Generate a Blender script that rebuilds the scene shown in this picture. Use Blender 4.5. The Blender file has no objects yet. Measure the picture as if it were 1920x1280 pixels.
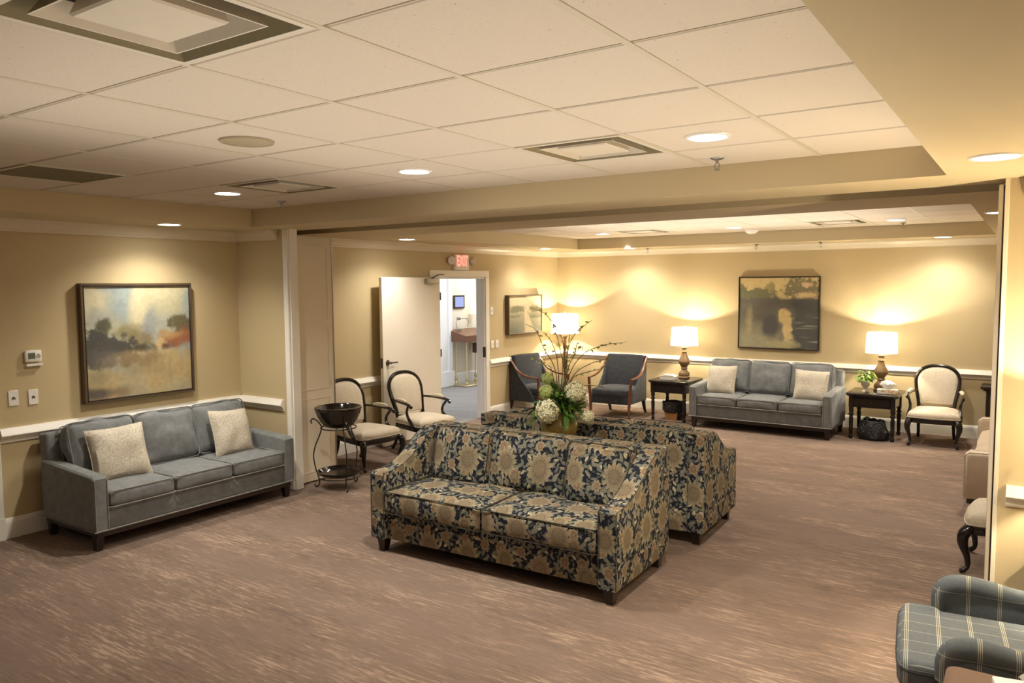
import bpy, bmesh, math, random
import numpy as np
from mathutils import Vector, Matrix, noise as mnoise
PI = math.pi
random.seed(7)
S = bpy.context.scene
C = S.collection

# ------------------------------------------------------------------ camera
def make_camera():
    f, yaw, pit, rol, h = 1437.05, math.radians(-34.232), math.radians(-4.255), math.radians(-0.417), 1.948
    fw = Vector((math.sin(yaw)*math.cos(pit), math.cos(yaw)*math.cos(pit), math.sin(pit)))
    rt = Vector((math.cos(yaw), -math.sin(yaw), 0)); up = rt.cross(fw)
    r2 = rt*math.cos(rol)+up*math.sin(rol); u2 = -rt*math.sin(rol)+up*math.cos(rol)
    cd = bpy.data.cameras.new('camera'); co = bpy.data.objects.new('camera', cd); C.objects.link(co)
    cd.sensor_width = 36; cd.lens = f/1920*36; cd.clip_start = .05; cd.clip_end = 60
    m = Matrix((r2, u2, -fw)).transposed().to_4x4(); m.translation = Vector((0, 0, h)); co.matrix_world = m
    S.camera = co
make_camera()
S.view_settings.view_transform = 'Standard'; S.view_settings.look = 'None'
S.view_settings.gamma = 1; S.view_settings.use_curve_mapping = False
S.view_settings.exposure = 1.55
S.cycles.max_bounces = 8; S.cycles.diffuse_bounces = 5; S.cycles.glossy_bounces = 3
S.cycles.transmission_bounces = 4; S.cycles.sample_clamp_indirect = 6; S.cycles.use_denoising = True
S.cycles.caustics_reflective = False; S.cycles.caustics_refractive = False
w = bpy.data.worlds.new('World'); S.world = w; w.use_nodes = True
w.node_tree.nodes['Background'].inputs[0].default_value = (.02, .02, .02, 1); w.node_tree.nodes['Background'].inputs[1].default_value = 0.5
CAN_TRAY, CAN_SOFF, CAN_BACK, LAMP_W, FOYER_W = 66, 38, 50, 18, 20
WARM = (1, .92, .78)

def uplight(name, loc, sx, sy, power, col=(1, .92, .80)):  # added area light facing up to brighten a ceiling; no fixture stands there
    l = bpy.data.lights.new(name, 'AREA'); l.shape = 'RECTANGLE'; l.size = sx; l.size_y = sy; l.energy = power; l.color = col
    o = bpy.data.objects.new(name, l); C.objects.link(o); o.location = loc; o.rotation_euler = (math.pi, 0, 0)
uplight('near_added_uplight', (-2.0, 2.6, 2.06), 3.2, 3.4, 11)
uplight('far_added_uplight', (-3.0, 8.4, 2.06), 3.6, 2.6, 16)

# ------------------------------------------------------------------ node maths
class V:
    def __init__(s, m, k): s.m = m; s.k = k
    def _o(s, op, b, c=None, r=False):
        return s.m.f(op, *( (b, s) if r else (s, b)), *( () if c is None else (c,)))
    def __add__(s, b): return s._o('ADD', b)
    __radd__ = __add__
    def __sub__(s, b): return s._o('SUBTRACT', b)
    def __rsub__(s, b): return s._o('SUBTRACT', b, r=True)
    def __mul__(s, b): return s._o('MULTIPLY', b)
    __rmul__ = __mul__
    def __truediv__(s, b): return s._o('DIVIDE', b)
    def abs(s): return s.m.f('ABSOLUTE', s)
    def frac(s): return s.m.f('FRACT', s)
    def sin(s): return s.m.f('SINE', s)
    def cos(s): return s.m.f('COSINE', s)
    def floor(s): return s.m.f('FLOOR', s)
    def pow(s, e): return s.m.f('POWER', s, e)
    def max(s, e): return s.m.f('MAXIMUM', s, e)
    def min(s, e): return s.m.f('MINIMUM', s, e)
class Mat:
    def __init__(s, name, rough=.6, spec=.3):
        s.mat = bpy.data.materials.new(name); s.mat.use_nodes = True; s.nt = s.mat.node_tree
        s.b = s.nt.nodes['Principled BSDF']; s.b.inputs['Roughness'].default_value = rough
        s.b.inputs['Specular IOR Level'].default_value = spec; s._co = {}
    def n(s, t): return s.nt.nodes.new(t)
    def put(s, sock, v):
        if isinstance(v, V): s.nt.links.new(v.k, sock)
        elif isinstance(v, (tuple, list)): sock.default_value = tuple(v)+((1,) if len(v) == 3 and sock.type == 'RGBA' else ())
        else: sock.default_value = v
    def f(s, op, *a):
        n = s.n('ShaderNodeMath'); n.operation = op
        for i, v in enumerate(a): s.put(n.inputs[i], v)
        return V(s, n.outputs[0])
    def coord(s, kind='UV'):
        if kind not in s._co:
            s._co[kind] = V(s, s.n('ShaderNodeTexCoord').outputs[kind])
        return s._co[kind]
    def sep(s, v):
        n = s.n('ShaderNodeSeparateXYZ'); s.put(n.inputs[0], v); return [V(s, o) for o in n.outputs]
    def comb(s, x, y, z=0):
        n = s.n('ShaderNodeCombineXYZ')
        for i, v in enumerate((x, y, z)): s.put(n.inputs[i], v)
        return V(s, n.outputs[0])
    def vm(s, op, a, b):
        n = s.n('ShaderNodeVectorMath'); n.operation = op; s.put(n.inputs[0], a); s.put(n.inputs[1], b)
        return V(s, n.outputs[0])
    def noise(s, v, scale=5, det=3, rough=.5, col=False, dist=0):
        n = s.n('ShaderNodeTexNoise'); s.put(n.inputs['Vector'], v); s.put(n.inputs['Scale'], scale)
        n.inputs['Detail'].default_value = det; n.inputs['Roughness'].default_value = rough; n.inputs['Distortion'].default_value = dist
        return V(s, n.outputs['Color' if col else 0])
    def voro(s, v, scale, rnd=1, feat='F1'):
        n = s.n('ShaderNodeTexVoronoi'); n.voronoi_dimensions = '2D'; n.feature = feat
        s.put(n.inputs['Vector'], v); n.inputs['Scale'].default_value = scale; n.inputs['Randomness'].default_value = rnd
        return n
    def mix(s, f, a, b, mode='MIX'):
        n = s.n('ShaderNodeMix'); n.data_type = 'RGBA'; n.blend_type = mode
        s.put(n.inputs[0], f); s.put(n.inputs[6], a); s.put(n.inputs[7], b)
        return V(s, n.outputs[2])
    def step(s, x, a, b):   # smooth 0..1 as x goes a..b
        n = s.n('ShaderNodeMapRange'); n.interpolation_type = 'SMOOTHSTEP'
        s.put(n.inputs[0], x); n.inputs[1].default_value = a; n.inputs[2].default_value = b
        return V(s, n.outputs[0])
    def ramp(s, x, stops):
        n = s.n('ShaderNodeValToRGB'); s.put(n.inputs[0], x); e = n.color_ramp.elements
        e[0].position, e[0].color = stops[0][0], (*stops[0][1], 1); e[1].position, e[1].color = stops[-1][0], (*stops[-1][1], 1)
        for p, c in stops[1:-1]:
            q = e.new(p); q.color = (*c, 1)
        return V(s, n.outputs[0])
    def scale(s, v, x, y, z=1): return s.vm('MULTIPLY', v, (x, y, z))
    def base(s, c): s.put(s.b.inputs['Base Color'], c); return s
    def bump(s, h, st=.2, d=.01):
        n = s.n('ShaderNodeBump'); n.inputs['Strength'].default_value = st; n.inputs['Distance'].default_value = d
        s.put(n.inputs['Height'], h); s.nt.links.new(n.outputs[0], s.b.inputs['Normal']); return s

def plain(name, col, rough=.5, spec=.3, var=.06, sc=12, metal=0):
    m = Mat(name, rough, spec); n = m.noise(m.coord('Object'), sc, 4)
    m.base(m.mix(n, tuple(max(0, c*(1-var)) for c in col), tuple(min(1, c*(1+var)) for c in col)))
    m.b.inputs['Metallic'].default_value = metal
    return m.mat
def emit(name, col, st):
    m = Mat(name); m.base((.03, .03, .03)); m.b.inputs['Emission Color'].default_value = (*col, 1); m.b.inputs['Emission Strength'].default_value = st
    return m.mat
def wall_paint(name, col):
    m = Mat(name, .75, .15); n = m.noise(m.coord('Object'), 60, 4); n2 = m.noise(m.coord('Object'), 1.2, 2)
    m.base(m.mix(n2, tuple(c*.97 for c in col), tuple(c*1.03 for c in col))); m.bump(n, .12, .004); return m.mat
def fabric(name, c1, c2, sc=1):
    m = Mat(name, .95, .12); uv = m.coord()
    n = m.noise(uv, 14*sc, 5, .7); g = m.noise(m.scale(uv, 500, 160), 1, 2); g2 = m.noise(m.scale(uv, 160, 500), 1, 2)
    t = m.f('ADD', n*.5, (g+g2)*.25)
    m.base(m.mix(m.step(t, .3, .7), c1, c2)); m.bump(g+g2, .35, .002)
    m.b.inputs['Sheen Weight'].default_value = .15
    return m.mat

# carpet: short broken streaks running along X
def carpet(name, dark, mid, light, uvk='Object'):
    m = Mat(name, .97, .08); p = m.coord(uvk)
    a = m.noise(m.scale(p, 4.5, 50), 1, 3, .65); b = m.noise(m.scale(p, 14, 90), 1, 2, .6)
    c = m.noise(m.scale(p, 1.3, 5), 1, 3, .6); d = m.noise(p, 420, 2)
    t = a*.5+b*.28+c*.3-.04
    col = m.ramp(t, [(.40, dark), (.475, mid), (.52, mid), (.60, light)])
    col = m.mix(m.step(m.noise(m.scale(p, .9, 2.0), 1, 3), .42, .62)*.7, col, tuple((x*.8+y*.25) for x, y in zip(mid, (.09, .07, .1))))
    col = m.mix(.4, col, m.mix(d, tuple(x*.45 for x in mid), tuple(x*1.55 for x in light)))
    m.base(col); m.bump(d*.6+t*.6, .55, .008)
    return m.mat
def tile_mat():
    m = Mat('ceiling tile', .9, .1); p = m.coord('Object')
    v = m.voro(p, 70, 1); n = m.noise(p, 90, 3, .6)
    pit = m.step(m.noise(p, 46, 3, .7), .62, .68)*m.step(V(m, v.outputs['Distance']), .35, .1)
    col = m.mix(n, (.57, .50, .41), (.64, .565, .47))
    m.base(m.mix(pit, col, (.34, .28, .21))); m.bump(n-pit*2, .3, .004); return m.mat

# floral jacquard
def floral():
    m = Mat('floral jacquard', .85, .18); uv = m.coord()
    uvn = m.vm('ADD', uv, m.vm('MULTIPLY', m.vm('SUBTRACT', m.noise(uv, 22, 2, col=True), (.5, .5, .5)), (.012, .012, 0)))
    ux, uy, _ = m.sep(uvn)
    tone = m.noise(uv, 9, 2)
    col = m.mix(m.step(m.noise(uv, 90, 2), .5, .62), (.010, .013, .024), (.030, .034, .045))
    def leaves(col, cell, off, cols, a=.46, b=.17, rnd=1.0):
        q = m.comb(ux/cell+off[0], uy/cell+off[1]); vo = m.voro(q, 1, rnd)
        lx, ly, _ = m.sep(m.vm('SUBTRACT', q, V(m, vo.outputs['Position'])))
        r, g, bb = m.sep(V(m, vo.outputs['Color']))
        an = r*6.283; ca, sa = an.cos(), an.sin()
        x = lx*ca+ly*sa; y = ly*ca-lx*sa
        w = (1-(x/a)*(x/a)).max(0)*b
        mask = m.step(w-y.abs(), -.012, .012)
        rib = m.step(y.abs(), .028, .012)*.6
        c = m.ramp(g, cols)
        c = m.mix(rib, c, tuple(v*.25 for v in cols[0][1]))
        return m.mix(mask, col, c)
    lc = [(0, (.16, .17, .12)), (.35, (.26, .25, .20)), (.6, (.14, .15, .16)), (.8, (.46, .40, .25)), (1, (.60, .55, .42))]
    col = leaves(col, .034, (.3, .7), [(0, (.07, .08, .07)), (.5, (.13, .13, .12)), (1, (.32, .30, .22))], .5, .2)
    col = leaves(col, .052, (5.3, 2.1), lc, .50, .19)
    col = leaves(col, .075, (1.9, 8.4), [(0, (.20, .21, .15)), (.5, (.30, .27, .22)), (1, (.17, .18, .17))], .5, .15)
    def flower(col, cw, ch, off, R, n, cA, cB, cC, stag=.5, rnd=.0, sq=1.12, keep=None):
        row = (uy/ch+off[1]).floor(); gx = ux/cw+off[0]+row*stag
        ix = gx.floor(); lx = (gx-ix-.5)*cw; ly = ((uy/ch+off[1])-row-.5)*ch
        hsh = ((ix*12.9898+row*78.233).sin()*43758.5).frac()
        h2 = ((ix*39.3+row*11.13).sin()*24634.6).frac()
        lx = lx+(hsh-.5)*rnd; ly = (ly+(h2-.5)*rnd)/sq
        r = m.f('SQRT', lx*lx+ly*ly); th = m.f('ARCTAN2', ly, lx)+hsh*.5
        tri = 1-((th*(n/6.2832)+.25).frac()*2-1).abs()
        Rr = R*(.85+h2*.28)
        edge = Rr*(.68+.32*tri.pow(.8))
        mask = m.step(edge-r, -.0012, .0012)
        q = r/Rr
        c = m.mix(m.step(q, .35, .95), cA, cB)
        c = m.mix(hsh*.55, c, cC)
        # petal divisions, a dark outline and an inner lace disc
        div = m.step(tri, .14, .04)*m.step(q, .42, .55)
        t2 = 1-((th*(n*2/6.2832)).frac()*2-1).abs()
        inner = m.step(Rr*(.40+.10*t2)-r, -.001, .001)
        ring = m.step(((r-Rr*(.40+.10*t2)).abs()), .0030, .0008)
        lace = m.step(m.voro(m.comb(ux, uy), 130, .7).outputs['Distance'] and V(m, m.voro(m.comb(ux, uy), 150, .8).outputs['Distance']), .25, .5)
        c = m.mix(inner*.55, c, m.mix(lace, (.34, .28, .18), (.13, .095, .06)))
        c = m.mix(lace*.35, c, tuple(v*.55 for v in cA))
        c = m.mix((div+ring).min(1)*.75, c, (.10, .065, .04))
        c = m.mix(m.step(edge-r, .0028, .0008)*.5, c, (.60, .52, .30))
        if keep is not None:
            mask = mask*m.f('GREATER_THAN', h2, keep)
        return m.mix(mask, col, c)
    gold, tan_, pink, cream = (.34, .285, .15), (.235, .19, .125), (.33, .19, .13), (.42, .37, .26)
    col = flower(col, .155, .19, (.22, .35), .038, 8, pink, gold, cream, .37, .05, keep=.25)
    col = flower(col, .21, .25, (.72, .10), .052, 9, tan_, gold, pink, .5, .06, keep=.42)
    col = flower(col, .30, .27, (.0, .06), .093, 13, tan_, (.42, .37, .235), (.31, .235, .17), .5, .035, 1.2)
    th_ = m.noise(m.scale(uv, 400, 130), 1, 2)
    m.base(m.mix(.25, col, m.mix(th_, (.02, .02, .02), (.45, .42, .34)))) if False else m.base(m.mix((th_-.3)*.35, col, (.02, .02, .025)))
    m.bump(th_, .3, .002); return m.mat

def damask(name, c0, c1, sc=1.0, rough=.8):
    m = Mat(name, rough, .2); uv = m.coord(); wob = m.vm('ADD', uv, m.vm('MULTIPLY', m.noise(uv, 11*sc, 3, col=True), (.16, .16, 0)))
    vo = m.voro(wob, 8*sc, 1); d = V(m, vo.outputs['Distance'])
    rings = (d*30).sin()*.5+.5
    v2 = V(m, m.voro(wob, 30*sc, 1).outputs['Distance']); dots = (v2*22).sin()*.5+.5
    t = m.step(rings, .60, .85)*.6+m.step(dots, .6, .9)*.4*m.step(rings, .5, .2)
    g = m.noise(uv, 400, 2)
    m.base(m.mix(.08, m.mix(t, c0, c1), m.mix(g, (.1, .08, .06), (.9, .85, .75)))); m.bump(t*.5+g*.5, .3, .003)
    return m.mat
def plaid():
    m = Mat('charcoal plaid', .92, .1); uv = m.coord(); x, y, _ = m.sep(uv)
    def line(v, per, off, w): return m.step((((v/per+off).frac()-.5).abs())*per, w+.0006, w-.0006)
    base = m.mix(m.noise(uv, 60, 3), (.10, .115, .125), (.15, .165, .175))
    tr = line(x, .122, 0, .0010)+line(x, .122, .052, .0010)+line(x, .122, -.052, .0010)
    sg = line(y, .102, .3, .0017)
    c = m.mix(sg.min(1)*.7, base, (.45, .45, .40)); c = m.mix(tr.min(1)*.85, c, (.66, .63, .45))
    m.base(c); m.bump(m.noise(uv, 500, 2), .2, .002); return m.mat
def wood(name, c0, c1, rough=.3, sc=1):
    m = Mat(name, rough, .5); p = m.coord('Object'); n = m.noise(m.scale(p, 4*sc, 4*sc, 40*sc), 1, 4, .6)
    m.base(m.mix(n, c0, c1)); return m.mat
def shade_mat():
    m = Mat('lampshade linen', .9, .05); nt = m.nt; uv = m.coord()
    th = m.noise(m.scale(uv, 300, 300), 1, 2)
    d = nt.nodes.new('ShaderNodeBsdfDiffuse'); t = nt.nodes.new('ShaderNodeBsdfTranslucent'); mx = nt.nodes.new('ShaderNodeMixShader')
    c = m.mix(th, (.80, .76, .66), (.90, .87, .80)); m.put(d.inputs[0], c); m.put(t.inputs[0], c); mx.inputs[0].default_value = .55
    nt.links.new(d.outputs[0], mx.inputs[1]); nt.links.new(t.outputs[0], mx.inputs[2])
    nt.links.new(mx.outputs[0], nt.nodes['Material Output'].inputs[0]); return m.mat
def canvas_mat():
    m = Mat('painted canvas', .6, .2); n = m.n('ShaderNodeVertexColor'); n.layer_name = 'paint'
    br = m.noise(m.coord('Object'), 60, 4, .7)
    m.base(m.mix(.12, V(m, n.outputs[0]), m.mix(br, (.1, .1, .1), (.9, .85, .7)))); m.bump(br, .25, .002); return m.mat
def bag_mat():
    m = Mat('black bag plastic', .22, .5); p = m.coord('Object'); n = m.noise(p, 22, 4, .6, dist=1.0)
    m.base((.012, .012, .014)); m.bump(n, .9, .03); return m.mat

M = dict(
    wall=wall_paint('beige wall paint', (.545, .445, .268)), wall2=wall_paint('soffit paint', (.57, .475, .30)),
    crown=plain('crown moulding paint', (.70, .625, .49), .4, .35, .02), trim=plain('white trim paint', (.85, .82, .76), .35, .4, .02), white=plain('white plastic', (.82, .80, .76), .35, .4, .02),
    foyer=wall_paint('foyer wall paint', (.74, .70, .60)), foywhite=plain('foyer white woodwork', (.86, .87, .90), .4, .3, .02),
    carpet=carpet('brown streaked carpet', (.042, .029, .029), (.132, .090, .073), (.41, .305, .235)),
    foycarpet=carpet('grey foyer carpet', (.17, .165, .17), (.25, .24, .24), (.34, .33, .32)),
    tile=tile_mat(), grid=plain('ceiling grid metal', (.54, .475, .36), .5, .3, .03), gridline=plain('grid slot shadow gap', (.27, .22, .155), .8, .1),
    panel=wall_paint('partition vinyl', (.80, .715, .57)), door=plain('cream door paint', (.84, .79, .70), .45, .35, .02),
    grey=fabric('grey woven upholstery', (.125, .135, .145), (.235, .245, .25)), welt=fabric('grey welting', (.20, .20, .19), (.30, .29, .26)),
    charcoal=fabric('charcoal upholstery', (.024, .026, .032), (.056, .060, .068)), tan=fabric('tan upholstery', (.50, .40, .30), (.62, .51, .40)),
    floral=floral(), plaid=plaid(), dwelt=fabric('dark welting', (.015, .016, .02), (.06, .055, .04)),
    pillow=damask('paisley pillow fabric', (.60, .55, .46), (.34, .30, .24), 1.1), damask=damask('cream damask', (.62, .55, .44), (.45, .385, .295), 1.2, .6),
    black=wood('black lacquer', (.008, .007, .007), (.018, .014, .012), .16), leg=wood('espresso wood', (.013, .008, .006), (.030, .016, .011), .35),
    cherry=wood('red brown wood', (.09, .030, .015), (.17, .065, .03), .3), sidewood=wood('brown table wood', (.10, .052, .035), (.17, .09, .058), .45), mahog=wood('lectern mahogany', (.12, .05, .03), (.2, .09, .05), .35),
    bronze=wood('aged bronze wood', (.11, .065, .03), (.27, .17, .08), .35), gold=plain('gold leaf frame', (.10, .066, .038), .35, .5, .2, 30),
    iron=plain('black wrought iron', (.012, .011, .011), .35, .5), metal=plain('dull metal', (.35, .33, .30), .35, .5, .05, 12, .9),
    brass=plain('pale brass', (.62, .52, .33), .3, .5, .05, 12, .7), dark=plain('dark bronze hardware', (.05, .035, .025), .35, .5),
    glaze=plain('dark brown glaze', (.014, .010, .008), .12, .6, .3, 8), frame=plain('dark frame', (.035, .026, .02), .4, .4),
    shade=shade_mat(), canvas=canvas_mat(), bag=bag_mat(), bulb=emit('bulb glow', (1, .85, .6), 30),
    can=emit('downlight lens', (1, .95, .86), 14), exitred=emit('exit letters', (1, .10, .07), 1.5), screen=emit('tablet screen', (.36, .42, .80), .38),
    sconce=emit('sconce shade', (1, .80, .42), .8),
    grille=plain('olive return grille', (.24, .20, .11), .6, .3, .1, 40), speaker=plain('speaker grille paint', (.36, .30, .19), .6, .3, .1, 60), diff=plain('diffuser enamel', (.62, .55, .44), .45, .3, .05), void=plain('painted recess shadow', (.05, .045, .04), .8, .1, .4, 6),
    leafm=plain('foliage green', (.065, .15, .025), .5, .3, .5, 25), fern=plain('pale green leaves', (.22, .36, .06), .5, .3, .3, 30),
    bloom=plain('hydrangea cream', (.84, .82, .60), .7, .2, .12, 40), bloomg=plain('hydrangea green', (.50, .58, .22), .7, .2, .2, 40),
    twig=plain('brown twig', (.13, .085, .045), .7, .2, .3, 30), vase=wood('amber glazed vase', (.11, .08, .02), (.30, .21, .06), .18),
    bud=plain('pale bud green', (.46, .52, .20), .6, .3, .25, 30),
    urn=plain('white urn', (.75, .70, .62), .45, .4, .05), tissue=plain('white tissue paper', (.88, .87, .84), .9, .1, .02),
    marble=plain('white marble box', (.72, .70, .66), .35, .4, .25, 18), bin=wood('honey wood bin', (.35, .17, .05), (.5, .27, .09), .5), moss=plain('dark soil', (.03, .022, .014), .9, .1, .4),
    lcd=plain('grey display', (.12, .14, .11), .3, .4), pipe=plain('copper pipe white', (.7, .66, .6), .4, .3), glassd=plain('frosted detector', (.80, .77, .7), .3, .4),
)
M['can_rim'] = plain('downlight trim', (.78, .74, .66), .3, .4)

# ------------------------------------------------------------------ mesh helpers
def boxuv(bm):
    uv = bm.loops.layers.uv.new('UVMap')
    for f in bm.faces:
        n = f.normal; a = max(range(3), key=lambda i: abs(n[i]))
        for l in f.loops:
            c = l.vert.co
            l[uv].uv = ((c.y, c.z), (c.x, c.z), (c.x, c.y))[a]
def tag(o, label=None, cat=None, group=None, kind=None):
    if label: o['label'] = label
    if cat: o['category'] = cat
    if group: o['group'] = group
    if kind: o['kind'] = kind
    return o
def mesh_of(name, bm, mat, smooth=True):
    bm.normal_update(); boxuv(bm)
    me = bpy.data.meshes.new(name); bm.to_mesh(me); bm.free(); me.materials.append(mat)
    if smooth:
        for p in me.polygons: p.use_smooth = True
        me.set_sharp_from_angle(angle=math.radians(38))
    return me
def obj(name, bm, mat, parent=None, smooth=True, label=None, loc=None):
    me = bm if isinstance(bm, bpy.types.Mesh) else mesh_of(name, bm, mat, smooth)
    o = bpy.data.objects.new(name, me); C.objects.link(o)
    if parent: o.parent = parent
    if label: o['label'] = label
    if loc: o.location = loc
    return o
def thing(name, label, cat, loc=(0, 0, 0), rz=0, group=None):
    o = bpy.data.objects.new(name, None); o.empty_display_size = .1; C.objects.link(o)
    o.location = loc; o.rotation_euler = (0, 0, math.radians(rz)); return tag(o, label, cat, group)
def copy_tree(o, parent=None):
    c = o.copy(); C.objects.link(c); c.parent = parent
    for ch in [x for x in bpy.data.objects if x.parent == o]: copy_tree(ch, c)
    return c
def dup(o, loc, rz, label):
    c = copy_tree(o); c.location = loc; c.rotation_euler = (0, 0, math.radians(rz)); c['label'] = label
    return c
def struct(name, bm, mat, parent=None, smooth=False):
    o = obj(name, bm, mat, parent, smooth)
    if not parent: o['kind'] = 'structure'
    return o
def B(): return bmesh.new()
def box(bm, x0, x1, y0, y1, z0, z1, bev=0, seg=2, M4=None):
    r = bmesh.ops.create_cube(bm, size=1)['verts']
    for v in r:
        v.co = Vector((x0 if v.co.x < 0 else x1, y0 if v.co.y < 0 else y1, z0 if v.co.z < 0 else z1))
    if bev:
        ed = list({e for v in r for e in v.link_edges})
        q = bmesh.ops.bevel(bm, geom=ed, offset=bev, segments=seg, affect='EDGES', profile=.5)
        if M4:
            vs = {v for f in q['faces'] for v in f.verts} | {v for v in r if v.is_valid}
            for v in vs: v.co = M4 @ v.co
    elif M4:
        for v in r: v.co = M4 @ v.co
    return bm
def tube(bm, pts, rad, n=8, close=False, flat=1.0):
    pts = [Vector(p) for p in pts]; k = len(pts)
    if not isinstance(rad, (list, tuple)): rad = [rad]*k
    rings = []; prev = None
    for i, p in enumerate(pts):
        if close: t = pts[(i+1) % k]-pts[i-1]
        else: t = pts[min(i+1, k-1)]-pts[max(i-1, 0)]
        t.normalize()
        if prev is None:
            a = Vector((0, 0, 1)) if abs(t.z) < .9 else Vector((1, 0, 0)); u = t.cross(a).normalized()
        else: u = (prev-t*prev.dot(t)).normalized()
        prev = u; v = t.cross(u)
        rings.append([bm.verts.new(p+(u*math.cos(2*PI*j/n)+v*math.sin(2*PI*j/n)*flat)*rad[i]) for j in range(n)])
    for i in range(k if close else k-1):
        a, b = rings[i], rings[(i+1) % k]
        for j in range(n): bm.faces.new((a[j], a[(j+1) % n], b[(j+1) % n], b[j]))
    if not close:
        bm.faces.new(rings[0][::-1]); bm.faces.new(rings[-1])
    return bm
def smooth_path(pts, k=6):
    P = [Vector(p) for p in pts]; P = [P[0]*2-P[1]]+P+[P[-1]*2-P[-2]]; out = []
    for i in range(1, len(P)-2):
        for j in range(k):
            t = j/k
            out.append(.5*((2*P[i])+(P[i+1]-P[i-1])*t+(2*P[i-1]-5*P[i]+4*P[i+1]-P[i+2])*t*t+(3*P[i]-P[i-1]-3*P[i+1]+P[i+2])*t**3))
    out.append(P[-2]); return out
def interp(vals, n):
    return [float(x) for x in np.interp(np.linspace(0, len(vals)-1, n), range(len(vals)), vals)]
def curve(bm, pts, rads, k=6, n=8, flat=1.0):
    p = smooth_path(pts, k); return tube(bm, p, interp(rads, len(p)), n, False, flat)
def lathe(bm, prof, n=24, c=(0, 0, 0), cap=True):
    rings = [[bm.verts.new((c[0]+r*math.cos(2*PI*j/n), c[1]+r*math.sin(2*PI*j/n), c[2]+z)) for j in range(n)] for r, z in prof]
    for a, b in zip(rings, rings[1:]):
        for j in range(n): bm.faces.new((a[j], a[(j+1) % n], b[(j+1) % n], b[j]))
    if cap:
        bm.faces.new(rings[0][::-1]); bm.faces.new(rings[-1])
    bmesh.ops.recalc_face_normals(bm, faces=bm.faces[:]) if cap else None
    return bm
def prism(bm, poly, axis, a0, a1, bev=0, seg=2):
    def mk(u, v, a): return {'x': (a, u, v), 'y': (u, a, v), 'z': (u, v, a)}[axis]
    A = [bm.verts.new(mk(u, v, a0)) for u, v in poly]; Bv = [bm.verts.new(mk(u, v, a1)) for u, v in poly]
    fs = [bm.faces.new(A[::-1]), bm.faces.new(Bv)]; n = len(poly)
    for i in range(n): fs.append(bm.faces.new((A[i], A[(i+1) % n], Bv[(i+1) % n], Bv[i])))
    bmesh.ops.recalc_face_normals(bm, faces=fs)
    if bev:
        ed = list({e for f in fs[:2] for e in f.edges})
        bmesh.ops.bevel(bm, geom=ed, offset=bev, segments=seg, affect='EDGES', profile=.5)
    return bm
def rloop(w, d, r, k=4):
    pts = []
    for cx, cy, a0 in ((w/2-r, d/2-r, 0), (-w/2+r, d/2-r, 90), (-w/2+r, -d/2+r, 180), (w/2-r, -d/2+r, 270)):
        for j in range(k+1):
            a = math.radians(a0+90*j/k); pts.append((cx+r*math.cos(a), cy+r*math.sin(a)))
    return pts
def cushion(bm, w, d, h, M4, puff=.25, seed=0, wr=.004, r=.035, nu=10):
    """boxed cushion, local x width, y depth, z thickness"""
    t = B(); bmesh.ops.create_cube(t, size=1)
    bmesh.ops.subdivide_edges(t, edges=t.edges[:], cuts=nu, use_grid_fill=True)
    for v in t.verts:
        u, q, s = v.co.x*2, v.co.y*2, v.co.z*2
        x, y, z = u*w/2, q*d/2, s*h/2
        # round the box edges
        c = Vector((max(-(w/2-r), min(w/2-r, x)), max(-(d/2-r), min(d/2-r, y)), max(-(h/2-r), min(h/2-r, z))))
        o = Vector((x, y, z))-c
        if o.length > 1e-6: v.co = c+o.normalized()*min(r, o.length)
        else: v.co = Vector((x, y, z))
        g = (1-abs(u)**3)*(1-abs(q)**3)
        v.co.z += s*h*puff*g*.5
        bl = .012*(1-s*s)
        v.co.x += bl*u*(1-q*q); v.co.y += bl*q*(1-u*u)
        nz = mnoise.noise(Vector((x*7+seed*3.1, y*7, z*5+seed)))
        v.co += Vector((nz*.5, nz*.5, nz))*wr*2
        v.co = M4 @ v.co
    me = bpy.data.meshes.new('t'); t.to_mesh(me); t.free(); bm.from_mesh(me); bpy.data.meshes.remove(me)
    return bm
def piping(bm, w, d, h, M4, r=.03, rad=.0055, sides=(1, -1)):
    for s in sides:
        tube(bm, [M4 @ Vector((x, y, s*(h/2-.006))) for x, y in rloop(w+.004, d+.004, r)], rad, 6, True)
    return bm
def throw(bm, w, h, th, M4, seed=0, nu=12):
    t = B(); bmesh.ops.create_cube(t, size=1)
    bmesh.ops.subdivide_edges(t, edges=t.edges[:], cuts=nu, use_grid_fill=True)
    for v in t.verts:
        u, q, s = v.co.x*2, v.co.y*2, v.co.z*2
        g = max(0, (1-abs(u)**2.6)*(1-abs(q)**2.6))**.42
        k = mnoise.noise(Vector((u*1.6+seed, q*1.6, seed*2.3)))
        x = u*w/2*(1-.055*(1-q*q)); y = q*h/2*(1-.055*(1-u*u))
        z = s*(th/2*g*(1+.12*k)+.004)+.012*k
        v.co = M4 @ Vector((x, y, z))
    me = bpy.data.meshes.new('t'); t.to_mesh(me); t.free(); bm.from_mesh(me); bpy.data.meshes.remove(me)
    return bm
def TR(x, y, z, rx=0, ry=0, rz=0):
    return Matrix.Translation((x, y, z)) @ Matrix.Rotation(math.radians(rz), 4, 'Z') @ Matrix.Rotation(math.radians(ry), 4, 'Y') @ Matrix.Rotation(math.radians(rx), 4, 'X')
def light(kind, name, loc, power, col=WARM, parent=None, **kw):
    l = bpy.data.lights.new(name, kind); l.energy = power; l.color = col
    for k, v in kw.items(): setattr(l, k, v)
    o = bpy.data.objects.new(name, l); C.objects.link(o); o.location = loc
    if parent: o.parent = parent
    return o

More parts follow.
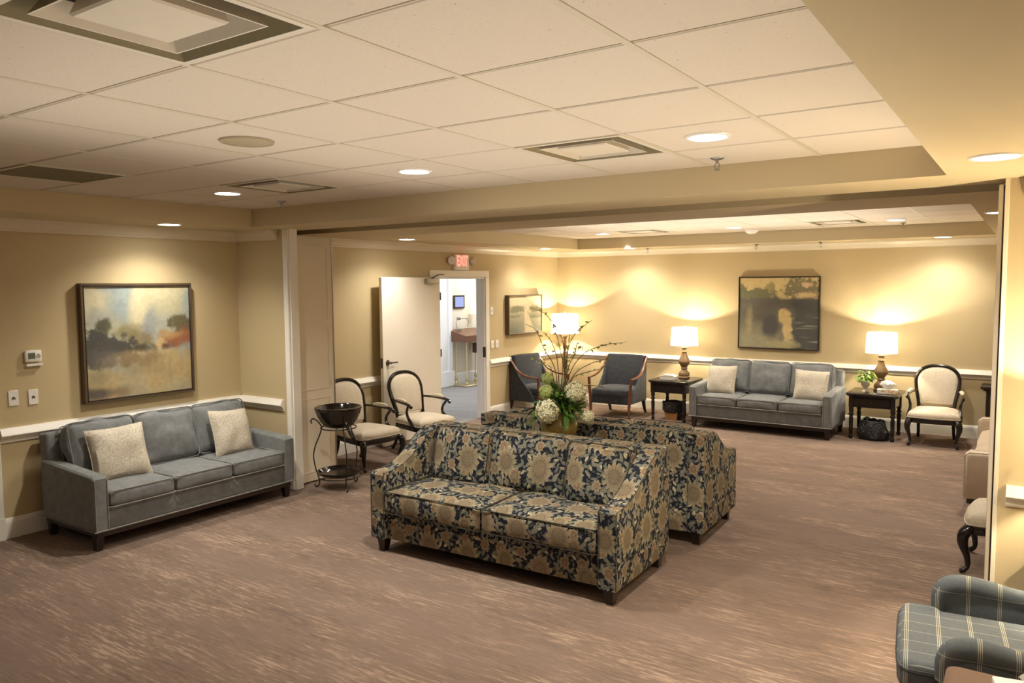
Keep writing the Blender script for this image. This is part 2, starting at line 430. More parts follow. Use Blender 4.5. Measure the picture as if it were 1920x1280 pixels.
# ------------------------------------------------------------------ room
XL, XR, YB, YR, YN = -6.556, .66, 11.0, -2.8, 4.79
ZS, ZT, ZC = 2.48, 2.637, 2.385
TX0, TX1, TYF = -5.87, -.384, 4.459          # near tray
G = .6096; GX = -1.603; GY = .6016; GY0 = 1.4606
BY1 = 10.45; BY0 = BY1-7*G
struct('floor', box(B(), XL-.1, XR+.1, YR-.1, YB+.1, -.1, 0), M['carpet'])
DY0, DY1, DZ = 7.80, 8.95, 2.06               # doorway in the left wall
wl = B()
box(wl, XL-.14, XL, YR, DY0, 0, 2.75); box(wl, XL-.14, XL, DY1, YB+.1, 0, 2.75); box(wl, XL-.14, XL, DY0, DY1, DZ, 2.75)
struct('wall_left', wl, M['wall'])
struct('wall_back', box(B(), XL, XR+.1, YB, YB+.1, 0, 2.75), M['wall'])
struct('wall_right', box(B(), XR, XR+.1, YR, YB, 0, 2.75), M['wall'])
struct('wall_near', box(B(), XL, XR, YR-.1, YR, 0, 2.75), M['wall'])
struct('wall_return_left', box(B(), XL, -5.85, YN, YN+.10, 0, ZS), M['wall'])
struct('wall_return_right', box(B(), -.122, XR, YN, YN+.14, 0, ZS), M['wall'])
# soffit: slabs around the two trays, with the partition track slot across the opening
NY0 = GY0-7*GY
sf = B()
ZU = 2.78
box(sf, XL, TX0, YR, 5.0, ZS, ZU); box(sf, TX1, XR, YR, 5.0, ZS, ZU); box(sf, TX0, TX1, TYF, 5.0, ZS, ZU); box(sf, TX0, TX1, YR, NY0, ZS, ZU)
box(sf, XL, TX0, 5.42, YB, ZS, ZU); box(sf, TX1, XR, 5.42, YB, ZS, ZU); box(sf, TX0, TX1, 5.42, BY0, ZS, ZU); box(sf, TX0, TX1, BY1, YB, ZS, ZU)
struct('ceiling_soffit', sf, M['wall2'])
struct('trim_track', box(box(B(), XL, XR, 5.0, 5.42, ZU-.08, ZU), XL, XR, 5.17, 5.25, ZU-.11, ZU-.08), M['dark'])
ceil = struct('ceiling', box(B(), XL, XR, YR, YB, ZU, ZU+.08), M['wall2'])
# lay-in tiles, one object each; the cells with fittings that fill a whole cell stay open
tm = mesh_of('ceiling_tile', box(B(), -.295, .295, -.291, .291, 0, .015, .004, 1), M['tile'], False)
tm2 = mesh_of('ceiling_tile', box(B(), -.2965, .2965, -.2965, .2965, 0, .015, .003, 1), M['tile'], False)
skip = {(-1, -1), (-1, 3), (-5, 3), (-6, 1)}
gb = B(); gl = B()
for j in range(-7, 5):
    for i in range(-7, 2):
        if (i, j) in skip: continue
        o = obj('ceiling_tile', tm, None, ceil, loc=(GX+(i+.5)*G, GY0+(j+.5)*GY, ZT+random.uniform(0, .0012)))
        o.rotation_euler = (random.uniform(-.002, .002), random.uniform(-.002, .002), 0)
for j in range(-7, 6):
    y = GY0+j*GY; box(gb, TX0, TX1, y-.0115, y+.0115, ZT+.004, ZT+.012); box(gl, TX0, TX1, y-.0020, y+.0020, ZT+.003, ZT+.006)
for i in range(-7, 3):
    x = GX+i*G; box(gb, x-.0125, x+.0125, NY0, TYF, ZT-.001, ZT+.010)
for j in range(7):
    for i in range(-7, 2):
        if (i, j) in {(-5, 5), (-1, 5)}: continue
        obj('ceiling_tile', tm2, None, ceil, loc=(GX+(i+.5)*G, BY0+(j+.5)*G, ZT+random.uniform(0, .002)))
for j in range(8):
    y = BY0+j*G; box(gb, TX0, TX1, y-.0115, y+.0115, ZT+.003, ZT+.012)
for i in range(-7, 3):
    x = GX+i*G; box(gb, x-.0125, x+.0125, BY0, BY1, ZT-.001, ZT+.010)
struct('ceiling_grid', gb, M['grid'], ceil); struct('grid_joint', gl, M['gridline'], ceil)

# ---- mouldings
def run(bm, prof, a, b, nrm):
    """sweep a profile (out, z) along a->b, nrm = outward wall normal"""
    a, b, nrm = Vector(a), Vector(b), Vector(nrm)
    A = [bm.verts.new(a+nrm*o+Vector((0, 0, z))) for o, z in prof]; Bq = [bm.verts.new(b+nrm*o+Vector((0, 0, z))) for o, z in prof]
    fs = [bm.faces.new(A[::-1]), bm.faces.new(Bq)]
    for i in range(len(prof)): fs.append(bm.faces.new((A[i], A[(i+1) % len(prof)], Bq[(i+1) % len(prof)], Bq[i])))
    bmesh.ops.recalc_face_normals(bm, faces=fs)
crown = [(0, -.095), (.012, -.095), (.014, -.082), (.022, -.076), (.035, -.05), (.055, -.028), (.072, -.02), (.076, -.010), (.085, -.008), (.085, 0), (0, 0)]
rail = [(0, -.115), (.012, -.113), (.016, -.102), (.011, -.097), (.012, -.086), (.026, -.080), (.030, -.068), (.048, -.062), (.052, -.055), (.048, -.046), (.026, -.008), (.022, 0), (0, 0)]
base = [(0, 0), (.016, 0), (.016, .125), (.012, .14), (.006, .155), (0, .16)]
def mould(name, prof, z, segs, mat='trim'):
    bm = B()
    for a, b, n in segs: run(bm, prof, (*a, z), (*b, z), (*n, 0))
    return struct(name, bm, M['crown' if 'crown' in name else mat])
XP, XM, YM = (1, 0), (-1, 0), (0, -1)
L = XL
mould('trim_crown_left', crown, ZS, [((L, YR), (L, YN), XP), ((L, 5.42), (L, YB), XP)])
mould('trim_crown_back', crown, ZS, [((L, YB), (XR, YB), YM)])
mould('trim_crown_return_left', crown, ZS, [((L, YN), (-5.93, YN), YM)])
mould('trim_crown_return_right', crown, ZS, [((-.06, YN), (XR, YN), YM)])
mould('trim_crown_right', crown, ZS, [((XR, YR), (XR, YN), XM), ((XR, YN+.14), (XR, YB), XM)])
mould('trim_chair_rail_left', rail, .865, [((L, 2.60), (L, YN), XP), ((L, YR), (L, 1.40), XP)])
mould('trim_chair_rail_left_far', rail, .855, [((L, YN+.1), (L, DY0-.09), XP), ((L, DY1+.085), (L, YB), XP)])
mould('trim_chair_rail_back', rail, .855, [((L, YB), (XR, YB), YM)])
mould('trim_chair_rail_return_left', rail, .865, [((L, YN), (-5.90, YN), YM)])
mould('trim_chair_rail_return_right', rail, .868, [((-.085, YN), (XR, YN), YM)])
mould('trim_chair_rail_right', rail, .86, [((XR, YR), (XR, YN), XM), ((XR, YN+.14), (XR, YB), XM)])
mould('baseboard_left', base, 0, [((L, YR), (L, 1.40), XP), ((L, 2.60), (L, YN), XP), ((L, YN+.1), (L, DY0-.09), XP), ((L, DY1+.085), (L, YB), XP)])
mould('baseboard_back', base, 0, [((L, YB), (XR, YB), YM)])
mould('baseboard_return_left', base, 0, [((L, YN), (-5.86, YN), YM)])
mould('baseboard_return_right', base, 0, [((-.13, YN), (XR, YN), YM)])
mould('baseboard_right', base, 0, [((XR, YR), (XR, YN), XM), ((XR, YN+.14), (XR, YB), XM)])
# casings
struct('trim_casing_left', box(box(B(), -5.855, -5.79, YN-.012, YN+.10, 0, ZS, .004, 1), -5.79, -5.775, YN+.01, YN+.10, 0, ZS), M['trim'])
struct('trim_casing_right', box(B(), -.143, -.122, YN-.006, YN+.14, 0, ZS, .002, 1), M['panel'])
struct('trim_casing_near', box(box(B(), L, L+.022, 2.49, 2.598, 0, 2.12, .004, 1), L, L+.03, 2.48, 2.60, 0, .17), M['trim'])
struct('door_2', box(B(), L, L+.012, 1.50, 2.492, .01, 2.04), M['door'])
struct('trim_casing_near_far_side', box(box(B(), L, L+.022, 1.41, 1.50, 0, 2.12, .004, 1), L, L+.022, 1.50, 2.49, 2.04, 2.12), M['trim'])
dc = B()
for y0, y1 in ((DY0-.085, DY0+.005), (DY1-.005, DY1+.08)): box(dc, L, L+.02, y0, y1, 0, DZ-.006, .002, 1)
box(dc, L, L+.02, DY0-.085, DY1+.08, DZ-.005, DZ+.085, .004, 1)
struct('trim_door_casing', dc, M['trim'])
fr = B(); box(fr, L-.138, L-.001, DY0+.0, DY0+.03, 0, DZ-.031); box(fr, L-.138, L-.001, DY1-.03, DY1, 0, DZ-.031); box(fr, L-.138, L-.001, DY0, DY1, DZ-.03, DZ)
box(fr, L-.09, L-.05, DY1-.042, DY1-.03, 0, DZ); pass
struct('trim_door_frame', fr, M['foywhite'])
struct('trim_strike_plate', box(B(), L-.02, L+.022, DY1-.036, DY1-.027, .90, 1.05), M['dark'])

# door leaf swung open flat along the wall
d = thing('door_1', 'cream door leaf standing open against the left wall behind the two chairs', 'door', (L+.03, 7.84, 0), 4.5)
d['kind'] = 'structure'
obj('leaf', box(B(), 0, .045, -1.19, 0, .012, 2.045, .003, 1), M['door'], d)
hd = B(); lathe(hd, [(.001, 0), (.032, 0), (.034, .008), (.02, .014), (.012, .02), (.012, .045), (.014, .06), (.001, .06)], 20)
for v in hd.verts: v.co = Vector((.045+v.co.z, -1.11+v.co.x, 1.02+v.co.y))
curve(hd, [(.098, -1.11, 1.02), (.100, -1.06, 1.02), (.098, -.985, 1.018)], [.010, .009, .008], 4)
hh = obj('door_handle', hd, M['dark'], d)
obj('latch_plate', box(B(), .010, .036, -1.195, -1.188, .96, 1.08), M['dark'], d)
for z in (.25, 1.05, 1.80): obj('hinge', tube(B(), [(.05, .004, z-.05), (.05, .004, z+.05)], .008, 8), M['dark'], d)
cb = box(B(), .045, .10, -.34, -.08, 1.965, 2.03, .008, 2); ca = tube(B(), [(.075, -.22, 2.035), (.02, .02, 2.085), (.0, .16, 2.085)], .008, 6)
ac = obj('door_closer', cb, M['metal'], d); obj('closer_arm', ca, M['dark'], ac)

# folding partition: a stack of leaves at the left jamb and the end leaf in the right pocket
pt = thing('folding_partition', 'beige panelled folding partition, its leaves stacked at the left side of the opening', 'partition', (0, 0, 0))
for k in range(5):
    x1 = -5.868-k*.125; w = 2.425-(k > 0)*.01
    dy = [0, .015, .0, .015, 0][k]
    p = obj('panel', box(B(), x1-.09, x1, 4.90+dy, 5.40+dy, .012, w, .004, 1), M['panel'], pt)
    if k == 0:
        mb = B()
        for z0, z1 in ((.10, .84), (.92, 1.55), (1.60, 2.34)):
            for (a, b, c, e) in ((4.96, 5.34, z0, z0+.010), (4.96, 5.34, z1-.010, z1), (4.96, 4.970, z0+.011, z1-.011), (5.33, 5.34, z0+.011, z1-.011)):
                box(mb, x1-.001, x1+.0035, a, b, c, e)
        obj('panel_moulding', mb, M['panel'], p)
        obj('edge_strip', box(B(), x1-.09, x1+.004, 5.396, 5.410, .012, w), M['metal'], p)
        obj('pull', box(B(), x1, x1+.006, 5.355, 5.375, .95, 1.05, .002, 1), M['panel'], p)
pe = thing('partition_end_leaf', 'end leaf of the folding partition showing as a strip in the right jamb', 'partition', (0, 0, 0))
obj('panel', box(B(), -.172, -.151, 4.83, 5.36, .012, 2.455, .003, 1), M['panel'], pe)
obj('gap_shadow', box(B(), -.151, -.1435, 4.86, 5.35, .012, 2.45), M['iron'], pe)  # black strip stands in for the shade in the gap beside the leaf

# ------------------------------------------------------------------ foyer seen through the door
FX = -9.33
struct('floor_foyer', box(B(), FX-.1, L-.0, 5.5, 14.5, -.1, -.002), M['foycarpet'])
fw = B(); box(fw, FX-.1, FX, 5.5, 14.5, 0, 2.7); box(fw, FX, L-.14, 5.4, 5.5, 0, 2.7); box(fw, FX, L-.14, 14.5, 14.6, 0, 2.7); box(fw, L-.145, L-.14, 5.5, DY0, 0, 2.7); box(fw, L-.145, L-.14, DY1, 14.5, 0, 2.7); box(fw, L-.145, L-.14, DY0, DY1, DZ, 2.7)
struct('wall_foyer', fw, M['foyer'])
struct('ceiling_foyer', box(B(), FX-.1, L-.14, 5.4, 14.6, 2.7, 2.78), M['foywhite'])
fp = B(); box(fp, FX, FX+.10, 10.0, 11.52, 0, 2.7); box(fp, FX, FX+.13, 9.96, 11.56, 0, .30, .01, 1); box(fp, FX+.1, FX+.125, 11.05, 11.20, .30, 2.5); box(fp, FX+.1, FX+.125, 11.40, 11.50, .30, 2.3)
struct('trim_foyer_pilaster', fp, M['foywhite'])
fb = B(); run(fb, [(0, 0), (.02, 0), (.02, .2), (0, .22)], (FX, 11.37, 0), (FX, 14.5, 0), (1, 0, 0)); run(fb, rail, (FX, 11.37, .93), (FX, 14.5, .93), (1, 0, 0))
struct('trim_foyer_rail', fb, M['foywhite'])
t = thing('framed_tablet', 'small lit screen in a black frame on the foyer wall through the doorway', 'screen', (FX, 11.85, 1.615))
obj('frame', box(B(), 0, .03, -.17, .17, -.13, .13, .006, 1), M['frame'], t); obj('screen', box(B(), .028, .033, -.135, .135, -.10, .10), M['screen'], t)
t = thing('register_stand', 'slant topped mahogany register stand on thin brass columns beyond the doorway', 'stand', (-9.05, 11.86, 0))
lb = B(); prism(lb, [(-.22, .86), (.20, .86), (.20, .98), (-.22, 1.09)], 'y', -.40, .45, .006, 1)
obj('slant_top', lb, M['mahog'], t)
for sx in (-.14, .12):
    for sy in (-.28, .34):
        obj('column', lathe(B(), [(.03, .03), (.035, .06), (.018, .09), (.03, .13), (.03, .17), (.014, .20), (.014, .86)], 12, (sx, sy, 0)), M['brass'], t)
obj('base', box(B(), -.2, .2, -.36, .42, 0, .03, .006, 1), M['brass'], t)
cbx = B(); box(cbx, -.17, .17, .28, .46, .60, .80, .005, 1); obj('drawer', cbx, M['mahog'], t)
t = thing('swing_lamp', 'small swing-arm picture lamp clipped above the register stand', 'lamp', (-9.17, 11.76, 1.10))
lp = B(); curve(lp, [(0, -.15, 0), (0, -.19, .12), (0, -.12, .20)], [.006]*3, 5, 6); tube(lp, [(0, -.12, .20), (0, .16, .19)], .007, 6); curve(lp, [(0, .16, .19), (0, .20, .12), (0, .17, .02)], [.006]*3, 5, 6)
obj('arm', lp, M['metal'], t); obj('shade', tube(B(), [(0.02, -.17, .20), (.02, -.10, .20)], .028, 12), M['metal'], t); obj('foot', box(B(), -.03, .03, -.19, -.02, -.012, 0), M['metal'], t)
t = thing('wall_sconce', 'small gold shaded sconce on the foyer wall', 'lamp', (FX+.10, 12.22, 1.47))
obj('shade', lathe(B(), [(.075, -.11), (.05, .11)], 20, cap=False), M['sconce'], t); obj('bracket', tube(B(), [(-.1, 0, -.12), (0, 0, -.12), (0, 0, -.02)], .008, 6), M['brass'], t)
light('AREA', 'foyer_ceiling_light', (-8.1, 9.6, 2.66), FOYER_W, (.93, .96, 1), size=1.6)
light('AREA', 'foyer_ceiling_light', (-8.3, 12.4, 2.66), FOYER_W*.9, (1, .97, .92), size=1.2)

# ------------------------------------------------------------------ ceiling fittings
def can(x, y, z, label, power, group, rad=.085, angle=130, parent=None):
    t = thing('downlight', label, 'ceiling light', (x, y, z), 0, group)
    obj('trim_ring', lathe(B(), [(rad, -.002), (rad+.004, -.008), (rad+.018, -.006), (rad+.022, 0), (rad, 0), (rad, -.002)], 28, cap=False), M['can_rim'], t)
    obj('lens', lathe(B(), [(.001, -.003), (rad, -.003), (rad, 0), (.001, 0)], 28), M['can'], t)
    s = light('SPOT', 'downlight_beam', (0, 0, -.012), power, WARM, t, spot_size=math.radians(angle), spot_blend=.9, shadow_soft_size=.06)
    return t
g1 = 'downlights in the near tray ceiling'
for x, lab in ((-1.298, 'round downlight in the near tray ceiling, right of the large square vent'), (-3.127, 'round downlight in the middle of the near tray ceiling'), (-4.956, 'round downlight in the near tray ceiling left of the small sprinkler')):
    can(x, 3.56, ZT, lab, CAN_TRAY, g1)
for x, lab in ((-1.298, 'round downlight overhead behind the camera, toward the right wall'), (-4.346, 'round downlight overhead behind the camera, toward the left wall')): can(x, -.06, ZT, lab, CAN_TRAY*.22, g1)
g2 = 'downlights in the lowered soffit'
can(-6.10, 3.80, ZS, 'round downlight in the soffit above the autumn landscape painting', CAN_SOFF*.95, g2, angle=140)
can(-.155, 3.92, ZS, 'round downlight in the soffit at the far right, nearest the right jamb', CAN_SOFF*.8, g2, angle=130)
can(.12, 1.2, ZS, 'round downlight in the right soffit beside the camera', CAN_SOFF*.5, g2, angle=130)
can(-6.02, 6.70, ZS, 'round downlight in the far soffit above the open door leaf', CAN_SOFF*.8, g2, angle=140)
can(-6.05, 9.80, ZS, 'round downlight in the far soffit above the small marsh painting', CAN_SOFF*.8, g2, angle=140)
can(-5.02, 10.52, ZS, 'round downlight in the far soffit left of the back wall, above the armchair', CAN_SOFF, g2, angle=140)
can(-.92, 10.54, ZS, 'round downlight in the far soffit above the chair at the right of the back wall', CAN_SOFF, g2, angle=140)
can(-.24, 7.07, ZS, 'round downlight in the far soffit beside the right jamb', CAN_SOFF*.8, g2, angle=140)
g3 = 'downlights in the far tray ceiling'
for x, lab in ((-4.956, 'leftmost downlight in the far tray ceiling'), (-3.127, 'downlight in the far tray ceiling beside the smoke detector'), (-1.298, 'downlight in the far tray ceiling right of the right-hand vent')):
    can(x, 9.535, ZT, lab, CAN_BACK, g3)
for x, lab in ((-4.956, 'downlight hidden behind the header toward the door'), (-1.298, 'downlight hidden behind the header toward the right wall')): can(x, 7.1, ZT, lab, CAN_BACK*.9, g3)

def sqring(bm, s0, z0, s1, z1):
    a = [bm.verts.new((x*s0, y*s0, z0)) for x, y in ((-1, -1), (1, -1), (1, 1), (-1, 1))]; b = [bm.verts.new((x*s1, y*s1, z1)) for x, y in ((-1, -1), (1, -1), (1, 1), (-1, 1))]
    for i in range(4): bm.faces.new((a[i], a[(i+1) % 4], b[(i+1) % 4], b[i]))
def diffuser(x, y, label, sy=1):
    t = thing('air_diffuser', label, 'vent', (x, y, ZT), 0, 'square ceiling air diffusers'); t.scale = (1, sy, 1)
    f = B(); sqring(f, .296, -.003, .272, -.003); sqring(f, .296, -.003, .296, .01); obj('frame', f, M['diff'], t, False); f = B(); sqring(f, .272, -.0025, .238, .055); obj('throat', f, M['grille'], t, False)  # throat gets a dark colour to put in the shade of the recess
    obj('shadow_plate', box(B(), -.262, .262, -.262, .262, .055, .065), M['void'], t, False)  # dark plate standing in for the shade up inside the vent
    f = B(); sqring(f, .208, -.004, .178, .046); sqring(f, .208, -.004, .202, -.004); obj('vane', f, M['diff'], t, False); f = B(); sqring(f, .202, -.004, .172, .046); obj('vane_inside', f, M['diff'], t, False)
    f = B(); sqring(f, .122, .046, .138, .002); sqring(f, .138, .002, .132, -.004); sqring(f, .132, -.004, .001, -.004); obj('centre_panel', f, M['diff'], t, False)
    return t
diffuser(GX-.5*G, GY0-.5*GY, 'large square vent overhead at the upper left, nearest the camera', GY/G)
diffuser(GX-.5*G, GY0+3.5*GY, 'square vent in the near tray ceiling left of the big downlight', GY/G)
diffuser(GX-4.5*G, GY0+3.5*GY, 'square vent in the near tray ceiling beside the leftmost downlight', GY/G)
diffuser(GX-4.5*G, BY0+5.5*G, 'left square vent in the far tray ceiling')
diffuser(GX-.5*G, BY0+5.5*G, 'right square vent in the far tray ceiling')
t = thing('return_grille', 'olive square return air grille in the near tray ceiling at the far left', 'vent', (GX-5.5*G, GY0+1.5*GY, ZT))
f = B(); sqring(f, .296, -.003, .275, -.004); sqring(f, .275, -.004, .275, .012); sqring(f, .296, -.003, .296, .01); obj('frame', f, M['diff'], t, False)
f = B()
for k in range(27):
    a = -.27+k*.0208; box(f, a-.001, a+.001, -.275, .275, 0, .012); box(f, -.275, .275, a-.001, a+.001, 0, .012)
box(f, -.275, .275, -.275, .275, .012, .014); tag(obj('egg_crate', f, M['grille'], t, False), kind=None)
t = thing('ceiling_speaker', 'round perforated speaker grille in the near tray ceiling', 'speaker', (-3.127, 2.363, ZT))
obj('grille', lathe(B(), [(.001, -.006), (.11, -.006), (.118, -.002), (.118, 0), (.001, 0)], 32), M['speaker'], t); obj('rim', lathe(B(), [(.112, -.0062), (.124, -.008), (.128, 0)], 32, cap=False), M['speaker'], t)
def sprinkler(x, y, z, lab, s=1):
    t = thing('sprinkler_head', lab, 'sprinkler', (x, y, z), 0, 'fire sprinkler heads'); t.scale = (s, s, s)
    obj('escutcheon', lathe(B(), [(.001, -.008), (.02, -.012), (.036, -.004), (.038, 0), (.001, 0)], 18), M['metal'], t)
    f = B(); tube(f, [(0, 0, -.005), (0, 0, -.03)], .009, 8); tube(f, [(.010, 0, -.03), (.015, 0, -.045), (.004, 0, -.062)], .003, 6); tube(f, [(-.010, 0, -.03), (-.015, 0, -.045), (-.004, 0, -.062)], .003, 6); lathe(f, [(.001, -.064), (.016, -.066), (.016, -.063), (.001, -.062)], 12)
    obj('frame_arms', f, M['metal'], t)
sprinkler(-1.476, 4.20, ZT, 'sprinkler head hanging below the big downlight at the tray edge')
sprinkler(-5.10, 4.17, ZT, 'sprinkler head hanging at the left end of the near tray ceiling')
sprinkler(-4.823, 10.72, ZS, 'sprinkler head in the far soffit near the left scallop of light', 1.1)
sprinkler(-3.20, 10.72, ZS, 'sprinkler head in the far soffit left of the landscape painting on the back wall', 1.1)
sprinkler(-2.35, 10.72, ZS, 'sprinkler head in the far soffit above the back wall painting', 1.1)
sprinkler(-1.30, 10.10, ZT, 'sprinkler head at the far edge of the far tray ceiling')
t = thing('smoke_detector', 'white dome smoke detector on the far tray ceiling', 'smoke detector', (-3.08, 10.12, ZT))
obj('dome', lathe(B(), [(.001, -.055), (.04, -.052), (.07, -.035), (.085, -.012), (.085, 0), (.001, 0)], 24), M['glassd'], t); obj('base', lathe(B(), [(.001, -.008), (.10, -.008), (.10, 0), (.001, 0)], 24), M['white'], t)

# ------------------------------------------------------------------ wall fittings (on the left wall: local x out of the wall)
t = thing('thermostat', 'white programmable thermostat with a grey display on the left wall', 'thermostat', (L, 2.865, 1.41))
obj('body', box(B(), 0, .028, -.062, .062, -.046, .046, .010, 2), M['white'], t); obj('display', box(B(), .026, .0295, -.040, .012, -.02, .026), M['lcd'], t)
b = B(); 
for dy, dz in ((.036, .012), (.036, -.012), (.026, 0), (.046, 0)): box(b, .027, .031, dy-.005, dy+.005, dz-.004, dz+.004)
obj('button', b, M['metal'], t)
t = thing('wire_guide', 'clear plastic ledge fixed just below the thermostat', 'bracket', (L, 2.87, 1.335)); obj('ledge', box(B(), 0, .03, -.06, .06, -.004, .004, .002, 1), M['white'], t); obj('lip', box(B(), .026, .03, -.06, .06, .004, .016), M['white'], t)
def plate(y, z, lab, kind, h=.06):
    t = thing(kind, lab, 'switch', (L, y, z), 0, 'wall plates on the left wall')
    obj('plate', box(B(), 0, .008, -.036, .036, -h, h, .003, 1), M['white'], t)
    if kind == 'light_switch': obj('toggle', box(B(), .006, .02, -.005, .005, -.008, .012, .002, 1), M['white'], t)
    else: obj('slot', box(box(box(B(), .007, .0095, -.012, -.006, -.012, .006), .007, .0095, -.004, .004, -.008, .012), .007, .0095, .006, .012, -.012, .006), M['dark'], t)
plate(2.713, 1.092, 'white wall plate with a small dark jack, left of the pair below the thermostat', 'jack_plate')
plate(2.856, 1.084, 'white wall plate with a small dark jack, right of the pair below the thermostat', 'jack_plate')
plate(9.105, 1.565, 'single white switch plate high beside the doorway', 'light_switch', .058)
plate(9.12, 1.075, 'left one of two white switch plates above the chair rail beside the doorway', 'light_switch', .058)
plate(9.235, 1.075, 'right one of two white switch plates above the chair rail beside the doorway', 'light_switch', .058)
# exit sign
t = thing('exit_sign', 'white EXIT sign with lit red letters and twin emergency lamps above the doorway', 'sign', (L, 8.36, 2.265))
obj('housing', box(B(), 0, .055, -.155, .155, -.115, .095, .01, 2), M['white'], t)
tc = bpy.data.curves.new('exit_text', 'FONT'); tc.body = 'EXIT'; tc.size = .16; tc.align_x = 'CENTER'; tc.align_y = 'CENTER'; tc.extrude = .002; tc.offset = .004
to = bpy.data.objects.new('exit_text', tc); C.objects.link(to); bpy.context.view_layer.update()
me = bpy.data.meshes.new_from_object(to); bpy.data.objects.remove(to)
ys = [v.co.x for v in me.vertices]; zs = [v.co.y for v in me.vertices]
for v in me.vertices:
    v.co = Vector((.058+v.co.z, (v.co.x-(max(ys)+min(ys))/2)*.24/(max(ys)-min(ys)), (v.co.y-(max(zs)+min(zs))/2)*.145/(max(zs)-min(zs))+.012))
me.materials.clear(); me.materials.append(M['exitred']); obj('lettering', me, None, t, label='glowing red EXIT lettering')
for s, ry in ((-1, -25), (1, 55)):
    h = B(); lathe(h, [(.001, 0), (.026, .0), (.052, .04), (.056, .065), (.047, .068), (.001, .06)], 20)
    m4 = TR(.045, s*.20, .01, 0, 90, 0)
    m5 = Matrix.Rotation(math.radians(ry), 4, 'Z')
    for v in h.verts: v.co = Vector((.045, s*.225, .01))+(m5 @ (Matrix.Rotation(math.radians(90), 4, 'Y') @ v.co)) - Vector((.03, 0, 0))
    obj('emergency_lamp', h, M['can_rim'], t)

# ------------------------------------------------------------------ paintings
def vnoise(x, y, sc, seed, octs=4, ax=1, ay=1):
    out = np.zeros_like(x); amp = 1; tot = 0
    rs = np.random.RandomState(seed)
    for o in range(octs):
        s = sc*2**o; gx, gy = x*s*ax, y*s*ay; g = rs.rand(256, 256)
        xi, yi = np.floor(gx).astype(int), np.floor(gy).astype(int); fx, fy = gx-xi, gy-yi
        fx = fx*fx*(3-2*fx); fy = fy*fy*(3-2*fy)
        a = g[yi % 256, xi % 256]; b_ = g[yi % 256, (xi+1) % 256]; c = g[(yi+1) % 256, xi % 256]; d_ = g[(yi+1) % 256, (xi+1) % 256]
        out += amp*((a*(1-fx)+b_*fx)*(1-fy)+(c*(1-fx)+d_*fx)*fy); tot += amp; amp *= .55
    return out/tot
def ss(x, a, b_):
    t = np.clip((x-a)/(b_-a), 0, 1); return t*t*(3-2*t)
def srgb(c): return np.array([((v/255+.055)/1.055)**2.4 if v > 10 else v/255/12.92 for v in c])
def lay(img, m, c): return img*(1-m[..., None])+srgb(c)*m[..., None]
def blob(x, y, cx, cy, rx, ry, soft=.5, n=None, na=.5):
    r = np.sqrt(((x-cx)/rx)**2+((y-cy)/ry)**2)
    if n is not None: r = r+(n-.5)*na*2
    return 1-ss(r, 1-soft, 1+soft*.4)
def art_autumn(x, y):      # y up 0..1
    n = vnoise(x, y, 5, 1); n2 = vnoise(x, y, 14, 2); n3 = vnoise(x, y, 3, 3, 3); st = vnoise(x, y, 6, 9, 3, 1, .3)
    im = np.zeros(x.shape+(3,))+srgb((200, 192, 158))
    im = lay(im, ss(n3, .35, .65)*.8, (146, 162, 168)); im = lay(im, blob(x, y, .08, .8, .18, .25, .8, n)*.9, (214, 204, 170))
    im = lay(im, blob(x, y, .34, .82, .14, .28, .8, n)*.9, (150, 168, 174)); im = lay(im, blob(x, y, .48, .76, .10, .26, .6, n, .3)*.95, (214, 206, 172))
    im = lay(im, blob(x-(y-.7)*.3, y, .60, .66, .08, .22, .6, n, .3)*.9, (150, 156, 158)); im = lay(im, blob(x, y, .80, .80, .22, .2, .8, n)*.8, (190, 186, 152))
    im = lay(im, blob(x, y, .10, .70, .12, .12, .8, n)*.8, (160, 164, 160))
    im = lay(im, blob(x, y, .16, .64, .09, .09, .4, n2, .45), (72, 72, 44)); im = lay(im, blob(x, y, .36, .58, .20, .10, .7, n2, .5)*.9, (140, 132, 88))
    im = lay(im, blob(x, y, .50, .52, .16, .09, .6, n2, .5)*.9, (140, 124, 84))
    im = lay(im, blob(x, y, .10, .46, .22, .20, .28, n2, .75), (44, 50, 50)); im = lay(im, blob(x, y, .28, .44, .20, .12, .28, n2, .75), (54, 54, 52))
    im = lay(im, blob(x, y, .50, .43, .16, .05, .6, n2, .5), (62, 54, 30)); im = lay(im, blob(x, y, .12, .36, .2, .1, .6, n, .6)*.8, (78, 74, 80))
    im = lay(im, blob(x, y, .92, .60, .14, .13, .3, n2, .8), (92, 84, 44)); im = lay(im, blob(x, y, .88, .50, .20, .10, .7, n2, .7), (156, 92, 50)); im = lay(im, blob(x, y, .80, .55, .12, .05, .8, n2, .6)*.8, (196, 160, 104))
    im = lay(im, blob(x, y, .69, .47, .05, .05, .6, n2, .5)*.9, (214, 182, 128)); im = lay(im, blob(x, y, .76, .43, .07, .035, .5, n2, .6), (110, 66, 44))
    g = ss(y, .44, .36)*(.6+.4*ss(n, .3, .6)); lft = ss(x, .02, .5); im = lay(im, g*np.maximum(lft, ss(y, .28, .2)), (192, 170, 122))
    im = lay(im, blob(x, y, .42, .33, .28, .07, .8, n2, .8)*.8, (136, 112, 72)); im = lay(im, blob(x, y, .55, .24, .2, .06, .9, st, .9)*.5, (150, 130, 88)); im = lay(im, blob(x, y, .08, .2, .14, .1, .8, n, .5)*.8, (150, 140, 104))
    im = lay(im, blob(x, y, .10, .05, .18, .07, .6, n, .6), (90, 78, 74)); im = lay(im, blob(x, y, .3, .05, .1, .05, .8, n, .6)*.6, (130, 106, 70)); im = lay(im, blob(x, y, .78, .22, .025, .14, .8, n, .5)*.35, (140, 132, 120))
    return im
